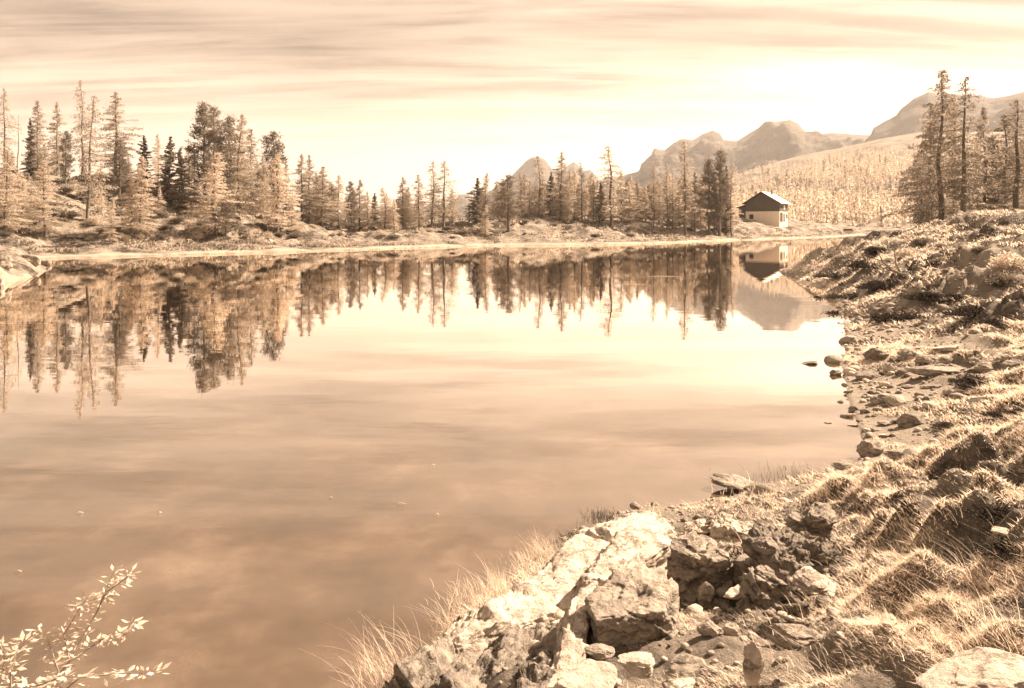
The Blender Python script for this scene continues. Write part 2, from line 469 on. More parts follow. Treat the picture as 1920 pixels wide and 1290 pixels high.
def tz(x, y):
    return float(terrain(np.array([x]), np.array([y]))[0][0])


for px, py, rr in [(1862, 470, .7), (1850, 500, .7), (1858, 525, .7), (1868, 550, .6), (1840, 480, .6), (1820, 510, .8), (1700, 565, .8), (1670, 585, .8), (1640, 600, .9), (1650, 620, .8),
                   (1800, 645, .7), (1760, 640, .6), (1720, 700, .7), (1660, 720, .8), (1640, 750, .7), (1700, 730, .8), (1780, 700, .6), (1640, 800, .6), (1700, 810, .5)]:
    x, y, z = hit(px, py)
    GRAVEL.append((x, y, rr))


def build_ground():
    fine = np.arange(-50, 50.01, 0.17)
    rest = np.arange(53, 308, 3.0)
    ang = np.radians(np.concatenate([fine, rest]))
    rad = np.concatenate([[0.02], np.geomspace(0.4, 420, 860), np.geomspace(440, 7000, 40)])
    A, Rr = np.meshgrid(ang, rad)
    X = Rr * np.sin(A); Y = Rr * np.cos(A)
    Z, s = terrain(X.ravel(), Y.ravel())
    g = np.zeros(Z.shape)
    xf, yf = X.ravel(), Y.ravel()
    n = vnoise(xf * 2.0, yf * 2.0) * .5
    for gx, gy, gr_ in GRAVEL:
        g = np.maximum(g, smooth(1.25 - np.hypot(xf - gx, (yf - gy) * .45) / gr_ + n * .6))
    far = yf > 45
    g = np.maximum(g, np.where(far, smooth((2.6 - s + 1.6 * fbm(xf * .3, yf * .3, o=3)) / 1.0) * ((xf > -22) | (yf > 66)) * np.where(s > .4, 1, .4), smooth((0.9 - s + n * .8) / .5) * .8))
    v = np.stack([xf, yf, Z], 1)
    f = grid_faces(len(rad), len(ang), wrap=True)[:, ::-1]
    me = mesh_np('ground', v, f, [M['ground']])
    at_ = me.attributes.new('gravel', 'FLOAT', 'POINT')
    at_.data.foreach_set('value', g.astype(np.float32))
    o = link('ground', me)
    tag(o, kind='structure')


build_ground()

# water sheet
wx = np.linspace(-70, 150, 12); wy = np.linspace(-30, 275, 12)
WX, WY = np.meshgrid(wx, wy)
wo = link('lake_water', mesh_np('lake_water', np.stack([WX.ravel(), WY.ravel(), np.zeros(WX.size)], 1), grid_faces(12, 12), [M['water']]))
tag(wo, kind='structure')


# ------------------------------------------------------------------ mountains
def ridge(name, prof, D, depth, mat, rough, seed, back=0.5, nr=120, da=0.06, base=0.0, pw=1.0):
    """a range whose crest is at distance D: prof = [(px, py)] of its skyline."""
    px = np.array([p[0] for p in prof], float); py = np.array([p[1] for p in prof], float)
    a = np.arange(px[0], px[-1], da * 25)
    crest = CAM_Z + (HY - np.interp(a, px, py)) * D / F
    dirx = (a - 960) / F
    t = np.concatenate([np.linspace(0, 1, nr), 1 + np.linspace(0.02, back, nr // 4)])
    Yv = D - depth * (1 - t)
    YY, DX = np.meshgrid(Yv, dirx, indexing='ij')
    XX = DX * YY
    TT = np.repeat(t[:, None], len(a), 1)
    prf = np.where(TT <= 1, TT ** pw, np.maximum(0, 1 - (TT - 1) / back) ** 1.2)
    def blur(c, w):
        k = np.exp(-np.linspace(-2.5, 2.5, 2 * w + 1) ** 2); k /= k.sum()
        return np.convolve(np.pad(c, w, mode='edge'), k, mode='valid')
    c1, c2 = blur(crest, 12), blur(crest, 60)
    kk = np.clip(TT, 0, 1)[...]
    f1 = smooth((kk - .75) / .25); f2 = smooth(kk / .8)
    CC = crest[None, :] * f1 + (1 - f1) * (c1[None, :] * f2 + c2[None, :] * (1 - f2))
    sc = D / 2500
    n = fbm(XX / (260 * sc) + seed, YY / (260 * sc), o=6, g=.55)
    rid = 1 - np.abs(vnoise(XX / (130 * sc) + seed, YY / (420 * sc)))
    body = np.clip(4 * TT * (1.0 - TT), 0, 1)
    Z = base + (CC - base) * prf + (n * 46 + (rid - .5) * 50) * sc * rough * (body + .10)
    v = np.stack([XX.ravel(), YY.ravel(), Z.ravel()], 1)
    o = link(name, mesh_np(name, v, grid_faces(len(t), len(a)), [mat]))
    tag(o, kind='structure')
    return o


ridge('mountain', [(700, 425), (800, 405), (850, 378), (862, 364), (880, 362), (900, 380), (930, 350), (957, 331), (970, 318), (990, 300), (1008, 293), (1022, 300), (1034, 316),
                   (1050, 322), (1066, 312), (1077, 307), (1087, 316), (1096, 327), (1107, 322), (1116, 338), (1125, 350), (1180, 372), (1260, 400)], 3800, 1500, M['mount'], 1.0, 3.0)
ridge('mountain', [(1090, 400), (1130, 352), (1165, 336), (1198, 326), (1202, 308), (1220, 294), (1226, 278), (1246, 281), (1262, 268), (1277, 261), (1300, 262),
                   (1318, 250), (1336, 244), (1350, 250), (1357, 262), (1382, 265), (1400, 254), (1425, 238), (1450, 230), (1482, 226), (1497, 234), (1510, 250),
                   (1530, 253), (1560, 250), (1600, 252), (1660, 254), (1720, 262), (1900, 300), (2100, 350)], 3000, 1500, M['mount'], 1.15, 9.0)
ridge('mountain', [(1560, 330), (1632, 254), (1638, 240), (1655, 230), (1680, 216), (1690, 202), (1712, 186), (1740, 172), (1770, 177), (1830, 180), (1862, 185),
                   (1890, 180), (1920, 172), (1990, 160), (2100, 180), (2300, 240)], 2300, 900, M['mount_dark'], 1.0, 21.0)
HILLP = [(1050, 420), (1150, 395), (1250, 368), (1370, 330), (1430, 312), (1500, 292), (1570, 278), (1640, 262), (1720, 248), (1850, 246), (2000, 250), (2200, 300)]
hill = ridge('hillside', HILLP, 1500, 1170, M['hill'], .35, 33.0, nr=200, da=.12, base=0.3, pw=1.15)


def rays(px, py, n=None):
    pass


# ------------------------------------------------------------------ trees
class TB:
    """collects tubes and small leaf faces, triangles and quads as quads."""
    def __init__(s):
        s.v = []; s.f = []; s.m = []; s.n = 0

    def tube(s, pts, rads, k=5, m=0):
        P = np.array(pts, float); n = len(P)
        d = np.gradient(P, axis=0)
        d /= np.linalg.norm(d, axis=1)[:, None] + 1e-9
        ref = np.array([0, 0, 1.0]) if abs(d[0][2]) < .8 else np.array([1.0, 0, 0])
        a = np.cross(d, ref); a /= np.linalg.norm(a, axis=1)[:, None] + 1e-9
        b = np.cross(d, a)
        th = np.linspace(0, 2 * np.pi, k, endpoint=False)
        ring = P[:, None, :] + np.array(rads)[:, None, None] * (np.cos(th)[None, :, None] * a[:, None, :] + np.sin(th)[None, :, None] * b[:, None, :])
        s.v.append(ring.reshape(-1, 3))
        f = grid_faces(n, k, wrap=True) + s.n
        s.f.append(f); s.m.append(np.full(len(f), m)); s.n += n * k

    def quads(s, c, u, w, m=1):
        """leaf diamonds: centre c, half vectors u (long) and w (wide)."""
        v = np.stack([c - u, c + w, c + u, c - w], 1).reshape(-1, 3)
        f = np.arange(len(v)).reshape(-1, 4) + s.n
        s.v.append(v); s.f.append(f); s.m.append(np.full(len(f), m)); s.n += len(v)

    def mesh(s, name, mats, smooth_=False):
        return mesh_np(name, np.concatenate(s.v), np.concatenate(s.f), mats, np.concatenate(s.m), smooth_)


def unit(v):
    return v / (np.linalg.norm(v, axis=-1, keepdims=True) + 1e-9)


def conifer(seed, kind, h=10.0):
    """returns (trunk mesh, crown mesh). kinds: larch, bare, spruce, pine, snag"""
    g = np.random.default_rng(seed)
    T = TB(); C = TB()
    bend = g.normal(0, .12, 2)
    zz = np.linspace(-.35, h * .985, 14)
    tx = lambda z: bend[0] * np.sin(z / h * 3.0) + .05 * np.sin(z * 1.3 + seed)
    ty = lambda z: bend[1] * np.sin(z / h * 2.4 + 1) + .05 * np.cos(z * 1.1 + seed)
    pts = [(tx(z), ty(z), z) for z in zz]
    r0 = {'pine': .20, 'larch': .15, 'bare': .13, 'spruce': .14, 'snag': .11}[kind]
    rr = [max(.012, r0 * (1 - max(z, 0) / h) ** .8 + (.06 if z < 0.1 else 0)) for z in zz]
    T.tube(pts, rr, 7)
    P = dict(larch=dict(nb=170, s=.07, R=2.5, pw=.7, up=.05, fol=115, lw=.026, ll=.10, brad=.017),
             bare=dict(nb=130, s=.16, R=2.1, pw=.6, up=-.05, fol=34, lw=.028, ll=.12, brad=.022),
             spruce=dict(nb=200, s=.04, R=2.3, pw=.85, up=-.28, fol=110, lw=.05, ll=.14, brad=.016),
             pine=dict(nb=130, s=.12, R=2.0, pw=.42, up=.35, fol=95, lw=.040, ll=.15, brad=.022),
             snag=dict(nb=45, s=.3, R=.8, pw=.4, up=.1, fol=0, lw=.02, ll=.1, brad=.02))[kind]
    gapphase = g.uniform(0, 6.28, 3)
    for i in range(P['nb']):
        t = P['s'] + (1 - P['s']) * ((i + g.uniform(0, 1)) / P['nb'])
        t = min(t, .985)
        z = t * h
        az = g.uniform(0, 2 * np.pi)
        tt = (t - P['s']) / (1 - P['s'])
        prof = (1 - tt) ** P['pw'] * min(1, .45 + tt * 4)
        if kind == 'pine':
            prof = (max(0, 1 - tt) ** .5) * min(1, .5 + tt * 2)
        # clumpy outline
        lob = .78 + .28 * math.sin(az * 2 + gapphase[0] + z * .9) + .2 * math.sin(az * 3 + z * 2.1 + gapphase[1])
        Lb = P['R'] * prof * lob * g.uniform(.62, 1.2)
        if g.uniform() < .05: Lb *= 1.25
        if Lb < .12: Lb = .12
        el = P['up'] + g.normal(0, .12)
        if kind == 'larch': el += .35 * (tt - .35)
        if kind == 'spruce': el += .5 * tt
        n = 6
        q = np.linspace(0, 1, n)
        sag = {'larch': -.12, 'bare': -.1, 'spruce': .12, 'pine': .28, 'snag': -.15}[kind]
        rad_ = Lb * q * math.cos(el)
        azw = az + .25 * q * g.normal()
        bp = np.stack([tx(z) + rad_ * np.cos(azw), ty(z) + rad_ * np.sin(azw), z + Lb * (math.sin(el) * q + sag * q * q)], 1)
        C.tube(bp, P['brad'] * (1 - .8 * q) * (.5 + .6 * (1 - tt)), 3, 0)
        nf = int(P['fol'] * (Lb / P['R']) * g.uniform(.6, 1.3)) + (4 if P['fol'] else 0)
        if nf <= 0:
            continue
        qq = g.uniform(.12 if kind != 'pine' else .4, 1.03, nf) ** (.8 if kind != 'pine' else .5)
        base = np.stack([np.interp(qq, q, bp[:, k]) for k in range(3)], 1)
        if kind == 'pine':
            off = g.normal(0, 1, (nf, 3)) * np.array([.22, .22, .13])
            dirs = unit(g.normal(0, 1, (nf, 3)) + np.array([math.cos(az), math.sin(az), .8]))
        elif kind == 'spruce':
            side = np.array([-math.sin(az), math.cos(az), 0])
            off = side[None] * (g.normal(0, .22, nf) * (1 - .6 * qq))[:, None] * min(1, Lb) + g.normal(0, .04, (nf, 3)) + np.array([0, 0, -.05])
            dirs = unit(g.normal(0, .45, (nf, 3)) + np.array([math.cos(az), math.sin(az), -.45]))
        else:
            side = np.array([-math.sin(az), math.cos(az), 0])
            off = side[None] * (g.normal(0, .30, nf) * (1 - .5 * qq))[:, None] * min(1.2, Lb) + g.normal(0, .06, (nf, 3)) + np.array([0, 0, -.06])
            dirs = unit(g.normal(0, .55, (nf, 3)) + np.array([math.cos(az) * .5, math.sin(az) * .5, -.5]))
        c = base + off
        w = unit(np.cross(dirs, g.normal(0, 1, (nf, 3))))
        sz = g.uniform(.6, 1.4, (nf, 1))
        C.quads(c, dirs * P['ll'] * sz, w * P['lw'] * sz)
    return T, C


PROTO = {}


def protos():
    for kind, seeds, mats in [('larch', [1, 2, 3, 4, 5], 'larch'), ('bare', [11, 12, 13], 'larch'), ('spruce', [21, 22, 23], 'spruce'),
                              ('pine', [31, 32, 33], 'pine'), ('snag', [41], 'larch')]:
        for k in seeds:
            T, C = conifer(k, kind)
            tm = T.mesh('trunk', [M['bark']], True)
            cm = C.mesh('crown', [M['twig'], M[mats]])
            PROTO.setdefault(kind, []).append((tm, cm))
            if kind == 'larch' and k in (1, 3, 5):
                cp = cm.copy(); cp.materials[1] = M['larch_pale']
                PROTO.setdefault('pale', []).append((tm, cp))
            if kind in ('larch', 'bare'):
                cp = cm.copy(); cp.materials[1] = M['larch_brown']
                PROTO.setdefault(kind + '_brown', []).append((tm, cp))


protos()
KINDW = dict(larch=('larch', 'larch_tree'), pale=('pale larch', 'larch_tree'), bare=('sparse larch', 'larch_tree'), spruce=('dark spruce', 'spruce_tree'),
             pine=('dark stone pine', 'stone_pine_tree'), snag=('dead tree', 'dead_tree'))
TREES = []


def tree(px, top, kind, wide=1.0, d=None, base=None, label='', group=None, dz=0):
    """px, top: crown tip in the photo; the stem stands on the land at distance d or where row base meets it."""
    if d is None:
        x, y, z = hit(px, base)
    else:
        x, y = (px - 960) / F * d, d
        z = tz(x, y)
    z += dz
    h = CAM_Z + (HY - top) * y / F - z
    h = max(h, 1.2)
    i = len(TREES)
    tm, cm = PROTO[kind][i % len(PROTO[kind])]
    if group == GR and kind != 'pale':
        tm, cm = PROTO[kind + '_brown'][i % len(PROTO[kind + '_brown'])]
    root = bpy.data.objects.new(KINDW[kind][1], None)
    COL.objects.link(root)
    root.location = (x, y, z)
    sw = wide * (1.22 if group == GL else 1.42) * h / 10.0
    root.scale = (sw, sw, h / 10.0)
    root.rotation_euler = (random.gauss(0, .012), random.gauss(0, .012), random.uniform(0, 6.28))
    link('trunk', tm, root); link('crown', cm, root)
    tag(root, label, 'dead tree' if kind == 'snag' else 'tree', group)
    TREES.append((px, root))
    return root


GL = 'conifers on the left slope'
GM = 'conifers along the middle of the far shore'
GH = 'conifers on the far shore left of the hut'
GR = 'larches behind the right bank'
ORD = ['first', 'second', 'third', 'fourth', 'fifth', 'sixth', 'seventh', 'eighth', 'ninth', 'tenth', 'eleventh', 'twelfth', 'thirteenth', 'fourteenth',
       'fifteenth', 'sixteenth', 'seventeenth', 'eighteenth', 'nineteenth', 'twentieth']
L_ = [  # px, top, kind, wide, d, base, label
    (8, 163, 'bare', .8, 88, None, 'tall thin bare-topped larch cut by the left edge of the photo'),
    (33, 212, 'snag', .8, 86, None, 'thin dead trunk with stub branches, second tree from the left edge'),
    (57, 221, 'spruce', .62, 94, None, 'narrow dark spruce, the leftmost dark tree on the left slope'),
    (71, 187, 'larch', .75, 104, None, 'pale-topped larch rising behind the leftmost dark spruce'),
    (107, 190, 'larch', .7, 99, None, 'slim larch between the leftmost dark spruce and the tallest larch'),
    (123, 246, 'pine', .65, 92, None, 'dark bushy pine just left of the tallest larch on the left slope'),
    (152, 148, 'bare', .75, 94, None, 'tallest larch of the left slope, with a bare spiky tip'),
    (168, 176, 'bare', .85, 84, None, 'tall larch with a long bare trunk just right of the tallest larch'),
    (217, 171, 'larch', 1.15, 97, None, 'broad tall larch with a full rounded crown, right of the tallest pair'),
    (224, 262, 'pine', .8, 92, None, 'dark low pine under the broad tall larch'),
    (268, 253, 'spruce', 1.0, 98, None, 'pointed spruce standing alone against the sky right of the broad larch'),
    (296, 250, 'pale', .8, 106, None, 'faint pale larch between two pointed spruces on the left slope'),
    (321, 255, 'spruce', 1.0, 96, None, 'left and taller one of two dark spruces standing together on the crest'),
    (340, 276, 'spruce', 1.0, 95, None, 'right and shorter one of two dark spruces standing together on the crest'),
    (382, 194, 'pine', .85, 101, None, 'tall stone pine with rounded double top above the left shore'),
    (400, 200, 'pine', .7, 103, None, 'stone pine close behind the tall double-topped pine'),
    (430, 218, 'pine', .85, 100, None, 'darkest broad-topped stone pine on the left slope'),
    (455, 212, 'larch', .85, 98, None, 'larch close on the right side of the darkest stone pine'),
    (470, 240, 'larch', .8, 104, None, 'lower larch at the right end of the tall pine group'),
    (406, 285, 'pale', 1.45, None, 438, 'large pale spreading larch in front of the stone pines near the shore'),
    (265, 292, 'pale', 1.1, None, 446, 'pale larch on the left shore below the pointed spruces'),
    (248, 330, 'pale', 1.1, None, 440, 'smaller pale larch leaning on the left side of the one below the spruces'),
    (80, 300, 'pale', 1.2, None, 444, 'pale full larch low on the far left shore'),
    (12, 280, 'pale', 1.3, None, 440, 'pale larch at the left edge low on the shore'),
    (40, 330, 'pale', 1.1, None, 425, 'small pale larch between two larger ones at the far left'),
    (213, 372, 'pale', .9, None, 458, 'small pale young larch close to the beach on the left'),
    (190, 345, 'pale', .9, None, 400, 'small pale larch on the slope under the broad tall larch'),
    (300, 350, 'pale', .9, None, 400, 'small pale larch on the slope under the twin dark spruces'),
    (425, 372, 'pine', 1.5, None, 446, 'low round dark pine at the foot of the spreading pale larch'),
    (513, 247, 'pine', .95, 112, None, 'stone pine with dark rounded top at the right end of the left slope'),
    (517, 288, 'pale', 1.35, 100, None, 'pale wide larch standing in front of the last stone pine'),
    (492, 290, 'larch', .9, 106, None, 'larch just left of the last stone pine of the slope'),
    (548, 362, 'pale', .9, None, 438, 'thin young pale larch standing alone in front of the tree line'),
    (536, 300, 'larch', .9, 110, None, 'larch just right of the last stone pine of the slope'),
]
for px, top, k, w, d, b, lab in L_:
    tree(px, top, k, w, d, b, lab, GL)
M_ = [
    (566, 288, 'larch', .85, 112, 'left one of the twin tall larches right of the left slope'),
    (581, 289, 'larch', .75, 115, 'right one of the twin tall larches right of the left slope'),
    (604, 311, 'larch', 1.1, 113, 'wide rounded larch next to the twin tall larches'),
    (621, 345, 'pine', .9, 118, 'low dark pine in the gap after the wide rounded larch'),
    (636, 328, 'pale', .9, 115, 'pale pointed larch where the tree line starts to drop'),
    (658, 340, 'pine', .6, 120, 'narrow dark pine with a blunt top in the lowering tree line'),
    (674, 336, 'larch', .9, 118, 'larch just right of the narrow blunt dark pine'),
    (690, 358, 'pale', .9, 116, 'low pale larch left of the lowest gap in the tree line'),
    (703, 361, 'spruce', .8, 121, 'short dark spruce at the lowest gap in the tree line'),
    (718, 351, 'pale', 1.1, 118, 'pale bushy larch just right of the lowest gap'),
    (739, 372, 'pale', .9, 117, 'lowest pale larch between the bushy pale larch and the row of four'),
    (755, 331, 'larch', .95, 122, 'first from the left of the four even larches mid shore'),
    (785, 326, 'larch', .85, 124, 'second from the left of the four even larches mid shore'),
    (809, 300, 'bare', .9, 124, 'third and slimmest of the four even larches mid shore'),
    (834, 300, 'bare', 1.15, 122, 'fourth of the four even larches, with open spreading branches'),
    (770, 380, 'larch', .9, 128, 'low larch between the first and second of the four even larches'),
    (848, 382, 'larch', .9, 128, 'low larch right below the open spreading one of the four'),
    (895, 333, 'spruce', 1.1, 128, 'pointed spruce left of the dark egg-shaped pine'),
    (913, 324, 'larch', .8, 132, 'larch between the pointed spruce and the dark egg-shaped pine'),
    (880, 380, 'larch', 1.0, 130, 'low larch at the foot of the pointed spruce'),
    (932, 345, 'larch', .9, 134, 'larch touching the left side of the dark egg-shaped pine'),
    (952, 328, 'pine', 1.0, 122, 'dense dark egg-shaped pine in the middle of the far shore'),
    (911, 384, 'pale', .9, 118, 'small pale larch standing forward near the water mid shore'),
]
for px, top, k, w, d, lab in M_:
    tree(px, top, k, w, d, None, lab, GM)
H_ = [
    (977, 322, 'bare', .8, 135, 'thin larch just right of the dark egg-shaped pine'),
    (993, 338, 'larch', .8, 138, 'larch in front of the distant rocky peak, left of its summit'),
    (1008, 290, 'bare', .95, 136, 'tall larch whose tip meets the summit of the distant peak'),
    (1033, 322, 'spruce', .75, 140, 'dark narrow spruce right of the larch under the distant summit'),
    (1050, 284, 'larch', .85, 138, 'tall broad-headed larch right of the distant summit'),
    (1064, 335, 'larch', .85, 146, 'larch low beside the tall broad-headed larch'),
    (1078, 318, 'pale', .8, 142, 'pale larch between the broad-headed larch and the spiky larch'),
    (1090, 303, 'bare', .8, 140, 'spiky thin larch left of the tallest pine of the middle shore'),
    (1113, 338, 'larch', .9, 143, 'larch two trees left of the tallest middle shore pine'),
    (1128, 342, 'spruce', .8, 140, 'dark spruce standing against the left side of the tallest middle shore pine'),
    (1142, 272, 'bare', 1.3, 142, 'tallest pine of the middle shore, thin with bushy top'),
    (1165, 318, 'larch', .85, 148, 'larch right behind the tallest middle shore pine'),
    (1180, 340, 'pale', .9, 150, 'pale larch in the low stretch right of the tallest middle pine'),
    (1195, 338, 'larch', .8, 152, 'larch at the low end of the cliff slope'),
    (1210, 346, 'pale', .8, 154, 'pale larch left of the thin spire larch'),
    (1225, 297, 'bare', .6, 150, 'thin spire larch left of the tall pole pine'),
    (1238, 340, 'pale', .8, 156, 'pale larch between the two thin spire larches'),
    (1249, 302, 'bare', .6, 152, 'second thin spire larch left of the tall pole pine'),
    (1262, 322, 'bare', .65, 154, 'shorter thin larch just left of the tall pole pine'),
    (1284, 262, 'bare', .85, 150, 'tall pole pine with slim dark crown against the cliffs'),
    (1274, 345, 'pale', .8, 158, 'pale low larch at the foot of the tall pole pine'),
    (1302, 322, 'larch', .75, 155, 'larch just right of the tall pole pine'),
    (1317, 340, 'pale', .8, 160, 'pale larch left of the dark pine clump beside the hut'),
    (1328, 298, 'pine', .65, 156, 'left pine of the dark clump beside the hut'),
    (1349, 282, 'pine', .62, 156, 'darkest and tallest pine of the clump beside the hut'),
    (1360, 310, 'spruce', .6, 160, 'dark spruce behind the pine clump beside the hut'),
    (1374, 302, 'bare', .6, 158, 'thin larch, the last tree left of the hut'),
    (1022, 352, 'pale', .9, 146, 'low pale larch under the distant rocky summit'),
    (1100, 352, 'pale', .9, 150, 'low pale larch right of the spiky thin larch'),
    (1152, 350, 'pale', .9, 154, 'low pale larch half hidden by the tallest middle pine'),
]
for px, top, k, w, d, lab in H_:
    tree(px, top, k, w, d, None, lab, GH)
R_ = [
    (1770, 128, 'larch', .85, 52, 'tallest larch behind the right bank, with a full crown'),
    (1813, 141, 'bare', 1.0, 50, 'larch with a bare leaning trunk beside the tallest right one'),
    (1745, 192, 'larch', .75, 55, 'larch on the left side of the tallest right bank larch'),
    (1730, 262, 'larch', .65, 58, 'lowest larch at the left end of the right bank trees'),
    (1790, 180, 'larch', .9, 60, 'larch seen between the two tallest right bank larches'),
    (1846, 200, 'larch', .7, 62, 'slim larch right of the bare-trunked right bank larch'),
    (1862, 250, 'larch', .8, 66, 'low larch in the middle of the gap on the right bank'),
    (1882, 212, 'larch', 1.05, 62, 'larch left of the tall one at the right edge'),
    (1904, 182, 'bare', 1.3, 54, 'tall sparse larch near the right edge of the photo'),
    (1925, 240, 'larch', .9, 56, 'larch cut off by the right edge of the photo'),
    (1835, 262, 'pale', .8, 68, 'low pale larch behind the bare trunk on the right bank'),
    (1758, 280, 'larch', .9, 57, 'low bushy larch under the tallest right bank larch'),
]
g_ = random.Random(12)
for i in range(84):
    px = g_.uniform(590, 1362)
    if 850 < px < 885: continue
    top = np.interp(px, [590, 690, 740, 840, 900, 1000, 1130, 1200, 1385], [335, 368, 368, 352, 352, 332, 332, 335, 332]) + g_.uniform(-14, 26)
    tree(px, top, g_.choice(['pale', 'larch', 'larch']), 1.1, np.interp(px, [590, 900, 1385], [122, 142, 170]), None, 'low larch filling the second row of the far shore tree belt', 'second row larches of the far shore')
for i in range(28):
    px = g_.uniform(0, 560)
    top = np.interp(px, [0, 250, 380, 560], [270, 300, 280, 330]) + g_.uniform(-20, 20)
    tree(px, top, 'larch', 1.0, np.interp(px, [0, 560], [108, 118]), None, 'larch filling the second row behind the left slope crest', 'second row larches of the left slope')
for px, top, k, w, d, lab in R_:
    tree(px, top, k, w, d, None, lab, GR)


# ------------------------------------------------------------------ far forest on the hillside (nobody could count it)
def far_forest():
    g = np.random.default_rng(5)
    ev = hill.data
    co = np.empty(len(ev.vertices) * 3, np.float32); ev.vertices.foreach_get('co', co)
    co = co.reshape(-1, 3)
    # sample hill surface
    u = co[:, 0] / co[:, 1] * F + 960
    rowpx = HY - (co[:, 2] - CAM_Z) * F / co[:, 1]
    dens = smooth((rowpx - np.interp(u, [1300, 1400, 1500, 1640, 1720], [360, 345, 318, 300, 290]) + 34 * fbm(co[:, 0] / 60, co[:, 1] / 60, o=3) + 10) / 46)
    ok = (u > 1150) & (u < 2000) & (co[:, 1] < 1300) & (dens > .03)
    idx = np.flatnonzero(ok)
    w = dens[idx] * co[idx, 1] ** .8
    pick = g.choice(idx, 5000, replace=True, p=w / w.sum())
    P = co[pick] + np.stack([g.normal(0, 5, len(pick)), g.normal(0, 5, len(pick)), np.zeros(len(pick))], 1)
    b = TB()
    for q in P:
        h = g.uniform(7, 13); rr = h * g.uniform(.13, .2)
        n = 40
        t = g.uniform(.08, 1, n)
        a = g.uniform(0, 6.28, n); rad = rr * (1 - t) ** .8 * np.sqrt(g.uniform(.1, 1, n))
        c = q + np.stack([rad * np.cos(a), rad * np.sin(a), t * h], 1)
        dd = unit(np.stack([np.cos(a) * .6, np.sin(a) * .6, g.normal(-.3, .5, n)], 1))
        ww = unit(np.cross(dd, g.normal(0, 1, (n, 3))))
        m = 2 if g.uniform() < .07 else 1
        b.quads(c, dd * h * .075, ww * h * .035, m)
        b.tube([q - np.array([0, 0, 1]), q + np.array([0, 0, h * .9])], [.16, .04], 3, 0)
    o = link('forest', b.mesh('forest', [M['bark'], M['forest'], M['spruce']]))
    tag(o, 'distant pale larch forest covering the hillside behind the hut', 'forest', kind='stuff')


far_forest()


# ------------------------------------------------------------------ boxes helper for the hut
def boxes(name, items, mat, parent, bevel=0.0):
    v, f = [], []
    for (x0, y0, z0, x1, y1, z1) in items:
        b = len(v)
        v += [(x0, y0, z0), (x1, y0, z0), (x1, y1, z0), (x0, y1, z0), (x0, y0, z1), (x1, y0, z1), (x1, y1, z1), (x0, y1, z1)]
        f += [(b, b + 3, b + 2, b + 1), (b + 4, b + 5, b + 6, b + 7), (b, b + 1, b + 5, b + 4), (b + 1, b + 2, b + 6, b + 5), (b + 2, b + 3, b + 7, b + 6), (b + 3, b, b + 4, b + 7)]
    me = mesh_np(name, v, f, [mat], smooth_=False)
    return link(name, me, parent)


def prism(name, prof, y0, y1, mat, parent):
    """profile in xz extruded along y."""
    n = len(prof)
    v = [(p[0], y0, p[1]) for p in prof] + [(p[0], y1, p[1]) for p in prof]
    f = [tuple(range(n)), tuple(range(2 * n - 1, n - 1, -1))] + [((i + 1) % n, i, n + i, n + (i + 1) % n) for i in range(n)]
    return link(name, mesh_np(name, v, f, [mat], smooth_=False), parent)


